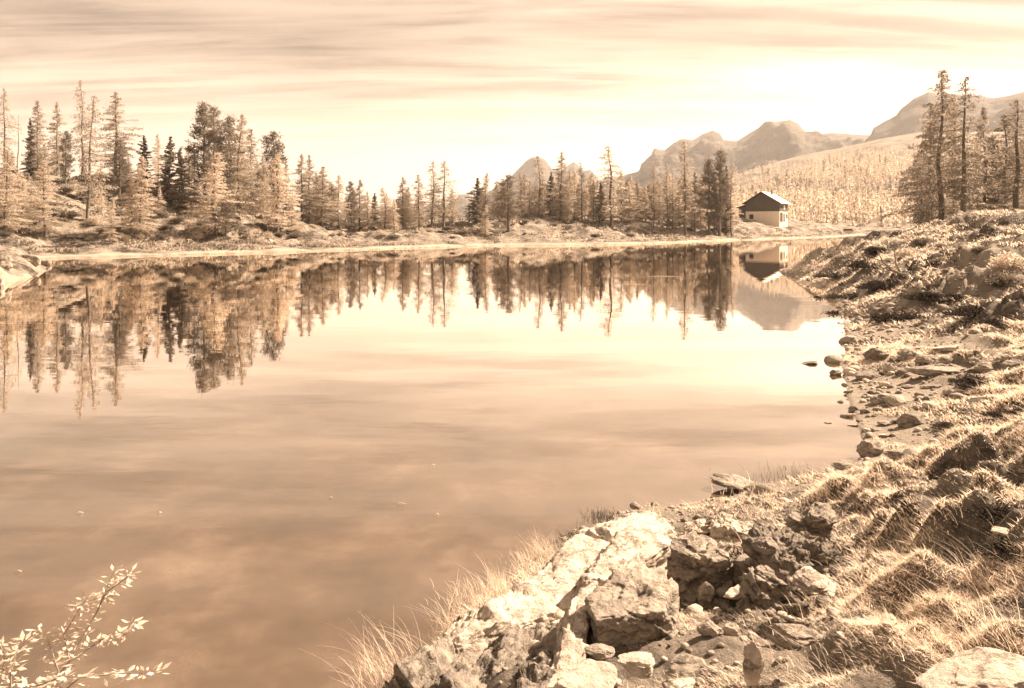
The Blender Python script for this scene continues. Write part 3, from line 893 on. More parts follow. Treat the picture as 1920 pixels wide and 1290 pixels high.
def hut():
    d = 205.0
    x, y = (1429 - 960) / F * d, d
    gz = CAM_Z + (HY - 417.0) * d / F + .25
    root = bpy.data.objects.new('mountain_hut', None); COL.objects.link(root)
    root.location = (x, y, gz)
    root.rotation_euler = (0, 0, R(-37))
    tag(root, 'white and dark timber alpine hut with a bright metal roof on the far shore', 'hut')
    W, D = 9.2, 7.0     # gable width, length
    x0, x1 = -W * .42, W * .58
    y0, y1 = -2.0, -2.0 + D
    e = 5.2; pk = 8.0; mid = 2.75
    xr = (x0 + x1) / 2
    boxes('wall', [(x0, y0, -1.5, x1, y1, mid)], M['plaster'], root)
    prism('timber_storey', [(x0 - .06, mid), (x1 + .06, mid), (x1 + .06, e - .1), (xr, pk - .25), (x0 - .06, e - .1)], y0 - .06, y1 + .06, M['timber'], root)
    t = .16
    for nm, xa, xb in (('roof', x1 + .75, xr), ('roof', x0 - .75, xr)):
        sl = (pk - e) / (x1 - xr)
        za = e - .75 * sl
        pr = [(xa, za), (xb, pk), (xb, pk + t), (xa, za + t)]
        if xa < xb: pr = pr[::-1]
        r = prism(nm, pr, y0 - .9, y1 + .7, M['metal_roof'] if xa > xb else M['timber'], root)
        if xa > xb:
            boxes('chimney', [(xr + .7, 2.6, pk - 1.0, xr + 1.25, 3.2, pk + .75)], M['stone'], r)
    # lean-to wing on the left
    prism('side_wing', [(x0 - 3.2, -1.2), (x0 - .08, -1.2), (x0 - .08, 4.6), (x0 - 3.2, 3.9)], y0 + 3.5, y1 - .3, M['timber'], root)
    prism('wing_roof', [(x0 - 3.8, 3.8), (x0 - .1, 4.85), (x0 - .1, 5.0), (x0 - 3.8, 3.95)], y0 + 2.9, y1 + .2, M['timber'], root)
    # openings
    for (cx, cz, w, h) in ((x0 + 1.6, 1.3, .9, 1.1),):
        f = boxes('window', [(cx - w / 2, y0 - .03, cz - h / 2, cx + w / 2, y0 + .1, cz + h / 2)], M['dark'], root)
        boxes('frame', [(cx - w / 2 - .1, y0 - .06, cz - h / 2 - .1, cx - w / 2, y0 + .02, cz + h / 2 + .1), (cx + w / 2, y0 - .06, cz - h / 2 - .1, cx + w / 2 + .1, y0 + .02, cz + h / 2 + .1),
                        (cx - w / 2, y0 - .06, cz + h / 2, cx + w / 2, y0 + .02, cz + h / 2 + .1), (cx - w / 2, y0 - .06, cz - h / 2 - .1, cx + w / 2, y0 + .02, cz - h / 2)], M['timber'], f)
    boxes('door', [(x1 - .05, y0 + .5, -.1, x1 + .05, y0 + 2.6, 2.4)], M['dark'], root)
    boxes('door', [(x1 - .05, y0 + 3.3, -.1, x1 + .05, y0 + 4.5, 2.1)], M['timber'], root)
    boxes('window', [(x1 + .04, y0 + 5.6, 1.0, x1 + .06, y0 + 6.6, 2.0)], M['dark'], root)
    # upper side: pale strip of plaster bays between timber
    boxes('window', [(x1 + .055, y0 + 3.4, 3.3, x1 + .09, y0 + 4.6, 4.4)], M['plaster'], root)
    # little outbuilding / parked shape right of the hut
    r2 = bpy.data.objects.new('woodshed', None); COL.objects.link(r2)
    sx, sy = (1590 - 960) / F * 255, 255
    r2.location = (sx, sy, tz(sx, sy)); r2.rotation_euler = (0, 0, R(-20))
    r2.scale = (.55, .55, .7)
    boxes('wall', [(-2.6, -1.5, -.3, 2.6, 1.5, 1.6)], M['plaster'], r2)
    prism('roof', [(-3, 1.6), (3, 1.6), (2.2, 2.5), (-2.2, 2.5)], -1.8, 1.8, M['timber'], r2)
    tag(r2, 'small pale low shed at the water far right of the alpine hut', 'shed')


hut()


# ------------------------------------------------------------------ rocks
def ico(n):
    t = (1 + 5 ** .5) / 2
    v = np.array([(-1, t, 0), (1, t, 0), (-1, -t, 0), (1, -t, 0), (0, -1, t), (0, 1, t), (0, -1, -t), (0, 1, -t), (t, 0, -1), (t, 0, 1), (-t, 0, -1), (-t, 0, 1)], float)
    f = [(0, 11, 5), (0, 5, 1), (0, 1, 7), (0, 7, 10), (0, 10, 11), (1, 5, 9), (5, 11, 4), (11, 10, 2), (10, 7, 6), (7, 1, 8), (3, 9, 4), (3, 4, 2), (3, 2, 6), (3, 6, 8), (3, 8, 9),
         (4, 9, 5), (2, 4, 11), (6, 2, 10), (8, 6, 7), (9, 8, 1)]
    v = list(map(tuple, unit(v)))
    for _ in range(n):
        c = {}; nf = []

        def mid(a, b):
            k = (min(a, b), max(a, b))
            if k not in c:
                p = np.array(v[a]) + np.array(v[b]); p /= np.linalg.norm(p)
                c[k] = len(v); v.append(tuple(p))
            return c[k]
        for a, b, d in f:
            x, y, z = mid(a, b), mid(b, d), mid(d, a)
            nf += [(a, x, z), (b, y, x), (d, z, y), (x, y, z)]
        f = nf
    return np.array(v), np.array(f)


ICO = {3: ico(3), 4: ico(4), 5: ico(5)}


def rock_mesh(seed, mat, lv=4, ncut=14, rough=.13):
    v, f = ICO[lv]
    v = v.copy()
    g = np.random.default_rng(seed)
    n = unit(g.normal(0, 1, (ncut, 3)))
    dd = g.uniform(.45, .85, ncut)
    for k in range(ncut):
        pr = v @ n[k]
        over = np.maximum(pr - dd[k], 0)
        v = v - over[:, None] * n[k] * .93
    nn = fbm(v[:, 0] * 1.7 + seed, v[:, 1] * 1.7, v[:, 2] * 1.7, o=5, g=.55)
    st = vnoise(v[:, 0] * 1.2 + seed * 3.1, v[:, 1] * 1.2, v[:, 2] * 5.5)
    v = v * (1 + rough * nn + rough * .5 * np.sign(st) * np.abs(st) ** .5)[:, None]
    return mesh_np('rock', v, f.astype(np.int32), [mat])


ROCKM = {}
for k_, lst in (('rock', range(60, 66)), ('rock_dark', range(70, 75)), ('rock_mid', range(80, 86))):
    ROCKM[k_] = [rock_mesh(i, M[k_]) for i in lst]
_rc = [0]


def rock(px0, px1, py0, py1, mat='rock', label='', group=None, name='rock', depth=.8, zb=None, rz=None, big=False, tilt=0):
    """a stone whose outline spans those photo columns and rows, resting where its foot meets the land."""
    cx = (px0 + px1) / 2
    if zb is None:
        x, y, z = hit(cx, py1)
    else:
        x, y, z = at(cx, py1, zb)
    w = (px1 - px0) / F * y
    hh = (py1 - py0) / F * y
    dp = w * depth
    el = (CAM_Z - z) / y
    h = max(hh - dp * el * .9, w * .22)        # remove the part of the outline that is depth seen from above
    _rc[0] += 1
    i = _rc[0]
    me = rock_mesh(200 + i, M[mat], 5) if big else ROCKM[mat][i % len(ROCKM[mat])]
    o = link(name, me)
    y2 = y + dp * .45
    o.location = (cx and (cx - 960) / F * y2, y2, z + h * .16)
    o.scale = (w * .58, dp * .58, h * .72)
    o.rotation_euler = (tilt, random.uniform(-.12, .12), rz if rz is not None else random.uniform(-.35, .35) + (3.14 if i % 2 else 0))
    tag(o, label, 'rock', group)
    return o


def facets3(P, cell, seed):
    """irregular 3-D cells, each a slightly different height and tilt (fracture relief)."""
    U = P / cell
    I = np.floor(U)
    best = np.full(len(P), 1e9); out = np.zeros(len(P))
    for a in (-1, 0, 1):
        for b in (-1, 0, 1):
            for c in (-1, 0, 1):
                q = I + np.array([a, b, c])
                h = [hsh(q[:, 0], q[:, 1], q[:, 2] + 37 * k + seed) for k in range(7)]
                p = q + np.stack(h[:3], 1)
                d = ((U - p) ** 2).sum(1)
                v = (h[3] - .5) + (((U - p) * (np.stack(h[4:7], 1) - .5)).sum(1)) * .9
                m_ = d < best
                out = np.where(m_, v, out); best = np.minimum(best, d)
    return out * cell


def cube_grid(n):
    t = np.linspace(-1, 1, n)
    A, B = np.meshgrid(t, t, indexing='ij')
    V, Fc = [], []
    f = grid_faces(n, n)
    for ax in range(3):
        for sg in (-1, 1):
            p = np.zeros((n * n, 3)); p[:, ax] = sg; p[:, (ax + 1) % 3] = A.ravel(); p[:, (ax + 2) % 3] = B.ravel()
            Fc.append((f if sg > 0 else f[:, ::-1]) + len(V) * n * n); V.append(p)
    V = np.concatenate(V); Fc = np.concatenate(Fc)
    key = np.round(V * 1e5).astype(np.int64)
    _, idx, inv = np.unique(key, axis=0, return_index=True, return_inverse=True)
    inv = inv.reshape(-1)
    return V[idx], inv[Fc]


CUBE = cube_grid(64)


def crag(c, half, rot, mat, seed, cuts=9, fr=(.22, .075), amp=.28, rnd=.22, shear=0.0, taper=0.0):
    """angular rock body: a box broken along random planes, with fracture relief. returns mesh (world coordinates)."""
    V, f = CUBE
    g = np.random.default_rng(seed)
    h = np.array(half)
    v = V.copy()
    n8 = (np.abs(v) ** 6).sum(1) ** (1 / 6)
    v = v / (n8[:, None] * rnd + (1 - rnd))
    v[:, 0] += shear * v[:, 2]
    v[:, :2] *= (1 - taper * (v[:, 2:3] * .5 + .5))
    for k in range(cuts):
        n = unit(g.normal(0, 1, 3) * np.array([1, 1, .8])); d = g.uniform(.80, 1.12)
        over = np.maximum(v @ n - d, 0)
        v -= over[:, None] * n * .97
    p = v * h
    nrm = unit(v / h * h.mean())
    lo = np.minimum(h.min() * 1.2, .3)
    q = p + .02 * np.stack([fbm(p[:, 0] * 9, p[:, 1] * 9, p[:, 2] * 9 + seed + k, o=3) for k in range(3)], 1)
    qs = q * np.array([1, 1, 2.4]) + seed
    disp = facets3(qs, fr[0], seed) * amp + facets3(qs, fr[1], seed + 3) * amp * 1.1 + facets3(qs, fr[1] * .38, seed + 6) * amp
    disp += .02 * fbm(p[:, 0] * 5 + seed, p[:, 1] * 5, p[:, 2] * 5, o=5) + .004 * fbm(p[:, 0] * 40, p[:, 1] * 40, p[:, 2] * 40, o=3)
    p = p + nrm * disp[:, None]
    # bedding grooves
    bed = np.abs(vnoise(p[:, 0] * 1.2, p[:, 1] * 1.2, p[:, 2] * 16 + seed))
    p -= nrm * (np.clip(.12 - bed, 0, .12) * .12)[:, None] * np.array([1, 1, .2])
    Mx = np.array(Matrix.Rotation(R(rot[2]), 3, 'Z') @ Matrix.Rotation(R(rot[1]), 3, 'Y') @ Matrix.Rotation(R(rot[0]), 3, 'X'))
    w = p @ Mx.T + np.array(c)
    return mesh_np('rock', w, f.astype(np.int32), [M[mat]])


BLOCKS = []


def crag_rock(name, c, half, rot, mat, label, seed, parent=None, **kw):
    o = link(name, crag((0, 0, 0), half, rot, mat, seed, **kw), parent, c)
    a = R(rot[2]); ca, sa = math.cos(a), math.sin(a)
    BLOCKS.append(([(c[0] + x * half[0] * ca - y * half[1] * sa, c[1] + x * half[0] * sa + y * half[1] * ca) for x, y in ((-1, -1), (1, -1), (1, 1), (-1, 1))], .05))
    if parent is None:
        tag(o, label, 'rock', GF)
    return o


GF = 'foreground rocks at the tip of the near bank'
oc = bpy.data.objects.new('rock_outcrop', None); COL.objects.link(oc)
tag(oc, 'long bright limestone outcrop of slabs sloping down to the water, largest foreground rock', 'rock', GF)
for i, (c, h, r, mt, kw) in enumerate([
    ((.84, 5.60, .50), (.80, .30, .26), (13, 5, 58), 'rock', dict(amp=.13, cuts=8, fr=(.36, .13), rnd=.1)),
    ((.38, 4.72, .52), (.58, .36, .27), (15, 4, 60), 'rock', dict(amp=.13, cuts=8, fr=(.36, .13), rnd=.1)),
    ((.06, 4.36, .67), (.54, .20, .14), (8, 2, 40), 'rock', dict(amp=.16)),
    ((.62, 4.75, .60), (.40, .20, .28), (5, 3, 66), 'rock', dict(amp=.18, rnd=.1)),
    ((-.18, 4.40, .54), (.30, .13, .15), (10, 10, 48), 'rock', {}),
    ((.27, 3.74, .62), (.56, .085, .34), (4, -6, 78), 'rock', dict(amp=.15)),
]):
    crag_rock('slab', c, h, r, mt, None, 100 + i, oc, **kw)
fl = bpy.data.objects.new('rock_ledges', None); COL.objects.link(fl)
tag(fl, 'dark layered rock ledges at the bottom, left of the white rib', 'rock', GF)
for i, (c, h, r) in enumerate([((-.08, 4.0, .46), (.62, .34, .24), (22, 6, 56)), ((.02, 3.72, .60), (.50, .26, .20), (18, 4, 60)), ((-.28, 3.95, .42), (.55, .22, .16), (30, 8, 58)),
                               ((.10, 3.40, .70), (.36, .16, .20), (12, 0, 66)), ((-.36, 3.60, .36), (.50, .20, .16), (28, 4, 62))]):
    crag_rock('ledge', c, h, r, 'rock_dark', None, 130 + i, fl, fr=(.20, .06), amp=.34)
crag_rock('boulder', (.66, 4.0, .76), (.25, .20, .29), (4, -3, 8), 'rock_mid', 'big square-edged grey boulder with a pale ledge in its front face', 151, cuts=5, rnd=.08, amp=.2, fr=(.26, .09))
crag_rock('boulder', (1.20, 4.76, .66), (.25, .19, .32), (10, 6, -28), 'rock_mid', 'peaked grey boulder with a light edge behind the square boulder', 158, taper=.35)
crag_rock('boulder', (1.46, 5.95, .42), (.17, .14, .22), (0, 8, 20), 'rock', 'small white rock right of the slab tip at the water', 163, taper=.2)
crag_rock('boulder', (1.72, 5.75, .48), (.24, .18, .24), (0, 10, -20), 'rock', 'white rounded rock with a notch, right end of the rocks by the water', 167, taper=.25)
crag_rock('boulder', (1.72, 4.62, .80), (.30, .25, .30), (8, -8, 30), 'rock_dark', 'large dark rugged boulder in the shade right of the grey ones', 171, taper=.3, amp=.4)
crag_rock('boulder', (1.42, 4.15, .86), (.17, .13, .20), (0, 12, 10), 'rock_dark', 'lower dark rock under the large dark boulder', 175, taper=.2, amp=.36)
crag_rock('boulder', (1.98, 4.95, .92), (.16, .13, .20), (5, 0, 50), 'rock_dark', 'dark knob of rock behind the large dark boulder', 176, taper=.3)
rock(1352, 1416, 1085, 1128, 'rock', 'flat-topped white stone in front of the dark boulder', GF, big=True, zb=.9)
rock(1308, 1345, 1070, 1125, 'rock_mid', 'egg-shaped grey stone wedged in the dark gap', GF, big=True, zb=.8)
rock(1312, 1352, 1150, 1190, 'rock_mid', 'tilted grey stone at the bottom of the dark gap', GF, big=True, zb=1.0)
rock(1352, 1385, 1155, 1192, 'rock', 'small upright stone right of the tilted one in the gap', GF, big=True, zb=1.0)
rock(1155, 1240, 1208, 1265, 'rock', 'white angular stone below the square boulder', GF, big=True, zb=1.05)
rock(1035, 1165, 1228, 1310, 'rock', 'large white stone cut by the bottom edge under the rib', GF, big=True, zb=1.1)
rock(1255, 1330, 1222, 1262, 'rock_mid', 'half-buried grey stone right of the white angular one', GF, big=True, zb=1.12)
rock(1395, 1432, 1188, 1262, 'rock', 'tall narrow white stone in the grass', GF, big=True, zb=1.2)
rock(1445, 1530, 1150, 1205, 'rock_mid', 'grey stone with a pale top under overhanging grass', GF, big=True, zb=1.2)
rock(1465, 1580, 1062, 1112, 'rock', 'long thin white stone lying diagonally in the grass', GF, big=True, zb=1.15, rz=.5)
rock(1240, 1300, 1262, 1300, 'rock', 'white stone at the bottom edge right of the biggest one', GF, big=True, zb=1.15)
rock(1745, 1960, 1228, 1330, 'rock', 'broad pale boulder in the bottom right corner', GF, big=True, zb=1.45)
rock(930, 985, 1182, 1225, 'rock_mid', 'pointed stone lying on the dark layered flank', GF, big=True, zb=.75)
rock(1100, 1150, 1195, 1230, 'rock_mid', 'small stone at the left foot of the square boulder', GF, big=True, zb=1.0)
# rock standing in the lake
q_ = rock(1328, 1408, 886, 916, 'rock_dark', 'dark flat rock breaking the water surface off the bank', None, zb=.05, big=True)
q_.scale.z *= .8

GS = 'stones along the right shore'
for (a, b, c, d_, mt, lab) in [
    (1610, 1675, 643, 678, 'rock_dark', 'large dark wedge rock at the water on the right shore'),
    (1679, 1724, 648, 678, 'rock_mid', 'grey rock right of the large dark wedge'),
    (1718, 1760, 656, 682, 'rock_mid', 'blocky grey rock, third in the row from the dark wedge'),
    (1713, 1809, 672, 706, 'rock_mid', 'wide low grey rock below the row on the shore'),
    (1573, 1611, 616, 644, 'rock_mid', 'rounded mossy rock farthest out above the dark wedge'),
    (1600, 1658, 688, 713, 'rock_dark', 'long dark rock lying in front of the large wedge'),
    (1558, 1578, 690, 704, 'rock_mid', 'pointed small rock in the water left of the long dark rock'),
    (1658, 1680, 672, 700, 'rock', 'pale upright stone right of the long dark rock'),
    (1680, 1700, 688, 704, 'rock_dark', 'small round dark stone next to the pale upright one'),
    (1728, 1770, 714, 730, 'rock_dark', 'flat dark stone in the middle of the pale gravel'),
    (1768, 1808, 720, 742, 'rock_mid', 'grey stone right of the flat dark one on gravel'),
    (1626, 1646, 727, 740, 'rock_dark', 'small cube-like dark stone in shallow water'),
    (1648, 1711, 738, 757, 'rock_mid', 'long low grey stone on the water edge'),
    (1590, 1613, 757, 774, 'rock_dark', 'left one of two round dark stones standing side by side in the water'),
    (1614, 1630, 760, 776, 'rock_dark', 'right one of two round dark stones standing side by side in the water'),
    (1577, 1601, 769, 783, 'rock_mid', 'flat stone just in front of the two round dark ones'),
    (1636, 1656, 758, 769, 'rock_mid', 'small flat stone right of the two round dark ones'),
    (1679, 1745, 762, 800, 'rock_dark', 'large dark pyramid-shaped rock on the shore meadow'),
    (1611, 1658, 815, 856, 'rock_mid', 'split grey rock at the inner bend of the shore'),
    (1662, 1711, 832, 860, 'rock_dark', 'dark lumpy rock right of the split grey rock'),
    (1551, 1608, 860, 880, 'rock_dark', 'flat dark rock where the near bank meets the water'),
    (1583, 1600, 727, 737, 'rock_mid', 'tiny dark stone in the water left of the cube-like one'),
    (1745, 1800, 640, 660, 'rock', 'pale low stone in the sandy patch above the row'),
    (1815, 1870, 672, 700, 'rock_mid', 'grey stone on the slope right of the wide low rock'),
    (1880, 1915, 668, 690, 'rock_dark', 'dark stone at the right edge of the slope'),
    (1570, 1583, 748, 755, 'rock_dark', 'dot-like stone farthest out in the shallows'),
    (1545, 1560, 788, 794, 'rock_mid', 'low stone barely above water out from the bend'),
    (1590, 1612, 792, 800, 'rock_mid', 'low stone barely above water close to the bend'),
    (1505, 1535, 680, 684, 'rock_dark', 'dark sliver of stone lying flat in open water'),
    (1567, 1590, 662, 669, 'rock_dark', 'flat stone in the water left of the dark wedge'),
    (1700, 1745, 655, 668, 'rock', 'pale stone tucked behind the grey row'),
    (1835, 1850, 560, 572, 'rock_mid', 'small round stone beside the sandy path'),
]:
    rock(a, b, c, d_, mt, lab, GS, depth=.7)
g_ = random.Random(31)
for i in range(34):
    px = g_.uniform(1600, 1915); py = g_.uniform(520 + max(0, px - 1600) * -.2, 900)
    w = g_.uniform(12, 42) * (py / 760)
    rock(px, px + w, py - w * .5, py, g_.choice(['rock', 'rock_mid', 'rock_dark', 'rock_mid']), 'stone half buried in the grass of the right bank', 'half-buried stones on the right bank', depth=.8)
for i in range(12):
    px = g_.uniform(1480, 1900); py = g_.uniform(930, 1230)
    w = g_.uniform(22, 52)
    rock(px, px + w, py - w * .5, py, g_.choice(['rock', 'rock_mid']), 'small stone half buried in the near grass', 'small stones in the near grass', depth=.8)
# left shore rocks
for (a, b, c, d_, mt, lab) in [(-20, 26, 466, 500, 'rock_dark', 'rock at the left edge of the photo by the water'),
                               (34, 72, 468, 490, 'rock_dark', 'dark jagged rock, left one of the pair on the left shore'),
                               (66, 96, 480, 498, 'rock_dark', 'dark jagged rock, right one of the pair on the left shore'),
                               (-25, 12, 508, 540, 'rock_mid', 'pale rock at the waterline in the left corner of the far bank')]:
    rock(a, b, c, d_, mt, lab, 'rocks on the left shore', depth=.8)
for i_, (px, py, w_, lab) in enumerate([(355, 455, 16, 'pale stone on the beach below the spreading larch'), (505, 452, 12, 'pale stone on the shore below the last stone pine'),
                      (345, 380, 22, 'bright rock face on the slope under the twin spruces'), (640, 442, 16, 'dark stump-like rock where the shore dips'),
                      (180, 440, 14, 'stone on the beach below the tallest larch'), (1340, 436, 10, 'dark stone on the grass left of the hut knoll'),
                      (985, 440, 10, 'stone on the bank below the dark egg-shaped pine'), (1060, 436, 9, 'stone on the bank below the tall broad-headed larch')]):
    rock(px - w_ / 2, px + w_ / 2, py - w_ * .6, py, 'rock_dark' if 'dark' in lab else 'rock', lab, 'stones on the far shore')


def gravel():
    g = np.random.default_rng(8)
    v0, f0 = ico(1)
    VV, FF, MM = [], [], []; off = 0

    def put(x, y, z, r):
        nonlocal off
        v = v0 * (1 + .28 * vnoise(v0[:, 0] * 1.5 + off, v0[:, 1] * 1.5, v0[:, 2] * 1.5))[:, None]
        a = g.uniform(0, 3.14)
        v = v * np.array([1, .75, .55]) * r
        v = np.stack([v[:, 0] * math.cos(a) - v[:, 1] * math.sin(a), v[:, 0] * math.sin(a) + v[:, 1] * math.cos(a), v[:, 2]], 1) + np.array([x, y, z + r * .15])
        VV.append(v); FF.append(f0 + off); off += len(v); MM.append(np.full(len(f0), g.integers(0, 3)))
    a = np.radians(g.uniform(-20, 32, 60000)); r = np.sqrt(g.uniform(4, 30 ** 2, 60000))
    x, y = r * np.sin(a), r * np.cos(a)
    z, s_ = terrain(x, y)
    w = np.zeros(len(x))
    for gx, gy, gr_ in GRAVEL:
        w = np.maximum(w, np.exp(-((x - gx) ** 2 + (y - gy) ** 2 * .4) / (gr_ * 1.6) ** 2))
    w = np.maximum(w, np.exp(-((s_ - .1) / .5) ** 2) * (y > 7.5))
    ok = np.flatnonzero((g.uniform(0, 1, len(x)) < w) & (s_ > -.5))[:1500]
    for i in ok:
        put(x[i], y[i], z[i], g.lognormal(-3.5, .6) * (.6 + y[i] / 30))
    x = g.uniform(-1.2, 2.8, 5000); y = g.uniform(2.2, 7.6, 5000); z, s_ = terrain(x, y); k = kz_(x, y)
    for i in np.flatnonzero((k > .5) & (s_ > -.1))[:1300]:
        put(x[i], y[i], z[i], g.lognormal(-4.3, .6))
    o = link('gravel', mesh_np('gravel', np.concatenate(VV), np.concatenate(FF).astype(np.int32), [M['rock'], M['rock_mid'], M['rock_dark']], np.concatenate(MM)))
    tag(o, 'loose pebbles scattered on the shore and between the rocks', 'gravel', kind='stuff')


def kz_(x, y):
    return smooth((poly_sd(x, y, ZONE) + .35) / .5)


gravel()


# ------------------------------------------------------------------ shrubs
def shrub_mesh(seed, mat, n=2600, flat=.55):
    g = np.random.default_rng(seed)
    b = TB()
    for k in range(9):
        a = g.uniform(0, 6.28); rr = g.uniform(.2, .8)
        b.tube([(0, 0, -.1), (rr * .5 * math.cos(a), rr * .5 * math.sin(a), .3 * flat), (rr * math.cos(a), rr * math.sin(a), flat * .9)], [.03, .02, .006], 3, 0)
    cl = g.normal(0, 1, (16, 3)); cl = unit(cl) * g.uniform(.25, .75, (16, 1)); cl[:, 2] = np.abs(cl[:, 2]) * flat
    c = cl[g.integers(0, 16, n)] + g.normal(0, .17, (n, 3)) * np.array([1, 1, flat])
    c[:, 2] = np.abs(c[:, 2])
    d = unit(c + g.normal(0, .5, (n, 3))); w = unit(np.cross(d, g.normal(0, 1, (n, 3))))
    s = g.uniform(.03, .075, (n, 1))
    b.quads(c, d * s, w * s * .45)
    return b.mesh('shrub', [M['twig'], mat])


SHR = {'d': [shrub_mesh(i, M['spruce']) for i in (1, 2, 3)], 'p': [shrub_mesh(i, M['larch_pale'], 1800, .8) for i in (4, 5)], 'h': [shrub_mesh(i, M['heath'], 2600, .4) for i in (6, 7)]}


def shrub(px, py, wpx, k='d', label='', group=None, hs=1.0):
    x, y, z = hit(px, py)
    o = link('shrub', random.choice(SHR[k]))
    s = wpx / F * y * .62
    o.location = (x, y, z - .03); o.scale = (s, s, s * hs); o.rotation_euler = (0, 0, random.uniform(0, 6.28))
    tag(o, label, 'shrub', group)
    return o


g_ = random.Random(4)
for i in range(110):
    px = g_.uniform(0, 560); py = g_.uniform(345 + px * .11, 458 - px * .02)
    shrub(px, py, g_.uniform(12, 34), 'd' if g_.random() < .7 else 'p', 'dark low shrub on the left slope below the conifers' , 'low shrubs on the left slope')
for i in range(34):
    px = g_.uniform(560, 1390); py = g_.uniform(417, 446)
    shrub(px, py, g_.uniform(10, 24), 'd' if g_.random() < .75 else 'p', 'low dark shrub on the grassy bank of the far shore', 'low shrubs along the far shore', .8)
for o in [o for o in COL.objects if o.name.startswith('shrub') and o.data in SHR['p']]:
    o['label'] = 'pale low shrub ' + ('on the left slope among larches' if 'left' in o['group'] else 'on the grassy bank of the far shore')
    o['group'] = 'pale ' + o['group']
for (px, py, w_, k, lab) in [
    (1725, 455, 38, 'd', 'dark shrub near the crest of the right bank, left one'), (1770, 465, 30, 'd', 'dark shrub near the crest of the right bank, beside the pale larch sapling'),
    (1760, 490, 30, 'd', 'dark round shrub above the sandy patch on the right bank'), (1840, 468, 36, 'd', 'dark shrub left of the sandy path on the right bank'),
    (1700, 480, 44, 'p', 'pale twiggy shrub in the curve of the dead branch'), (1885, 530, 90, 'd', 'largest dark shrub at the right edge beside the sandy path'),
    (1800, 425, 20, 'd', 'small dark shrub at the top of the right mound'), (1895, 500, 70, 'p', 'pale shrub above the largest dark one at the right edge'),
    (1910, 455, 40, 'd', 'dark shrub under the right edge trees'), (1570, 520, 70, 'h', 'heath clump at the outer point of the right bank'),
    (1600, 560, 80, 'h', 'heath clump overhanging the water below the outer point'), (1690, 600, 110, 'h', 'broad dark heath clump between the two sandy patches'),
    (1650, 540, 70, 'h', 'heath clump left of the curved dead branch foot'), (1740, 560, 80, 'h', 'heath clump in the middle of the right bank'),
    (1620, 500, 60, 'h', 'heath clump near the far tip of the right bank'), (1830, 590, 90, 'h', 'heath clump below the sandy path'),
    (1870, 610, 70, 'h', 'heath clump at the right edge below the path'), (1780, 560, 60, 'h', 'heath clump right of the middle of the bank'),
    (1840, 720, 90, 'h', 'heath clump on the slope above the pyramid-shaped rock'), (1900, 780, 80, 'h', 'heath clump at the right edge level with the pyramid-shaped rock'),
    (1780, 800, 60, 'h', 'heath clump just right of the pyramid-shaped rock'), (1885, 965, 110, 'h', 'dark clump added as shade in the hollow at the right edge, upper one'), (1905, 1030, 110, 'h', 'dark clump added as shade in the hollow at the right edge, lower one'),  # the two hollow clumps are dark foliage added to stand for the bank's shade
    (1640, 470, 40, 'h', 'heath clump where the right bank meets the far water'),
]:
    shrub(px, py, w_, k, lab, 'shrubs on the right bank', .8)


# curved bare branches of a dead shrub
def dead_branch():
    x, y, z = hit(1700, 520)
    b = TB()
    s = y / F

    def P(px, py, dy=0):
        yy = y + dy
        return ((px - 960) / F * yy - x, dy, CAM_Z - (py - HY) / F * yy - z)
    b.tube([P(1712, 514), P(1690, 514, .1), P(1670, 506, .1), P(1655, 490, 0), P(1645, 470, 0)], [.045, .05, .04, .03, .01], 6)
    b.tube([P(1690, 514, .1), P(1680, 495, .2), P(1677, 470, .3), P(1679, 445, .3)], [.04, .03, .02, .008], 6)
    b.tube([P(1655, 490, 0), P(1640, 485, -.2), P(1632, 478, -.2)], [.02, .012, .005], 5)
    b.tube([P(1678, 480, .3), P(1690, 466, .3), P(1694, 458, .3)], [.015, .01, .004], 5)
    o = link('dead_branch', b.mesh('dead_branch', [M['dead']], True), loc=(x, y, z))
    tag(o, 'curved bare dead branch lying on the right bank', 'branch')


dead_branch()


# ------------------------------------------------------------------ grass
def blades(P, H, lean, wid, g, segs=3, bend=.6):
    """P base (n,3), H height (n,), lean (n,2) horizontal direction; returns verts and quads."""
    n = len(P)
    t = np.linspace(0, 1, segs + 1)
    side = unit(np.stack([g.normal(0, 1, n), g.normal(0, 1, n), np.zeros(n)], 1))
    V = []
    for q in t:
        c = P + np.stack([lean[:, 0] * H * (q * .35 + bend * q * q), lean[:, 1] * H * (q * .35 + bend * q * q), H * (q - .22 * q * q)], 1)
        w = (wid * (1 - q) ** .7 + .0002)[:, None] * side
        V += [c - w, c + w]
    V = np.stack(V, 1)
    k = 2 * (segs + 1)
    f = []
    for i in range(segs):
        f.append(np.array([2 * i, 2 * i + 1, 2 * i + 3, 2 * i + 2]))
    f = np.stack(f)[None] + (np.arange(n) * k)[:, None, None]
    return V.reshape(-1, 3), f.reshape(-1, 4)


def kz_(x, y):
    return smooth((poly_sd(x, y, ZONE) + .35) / .5)


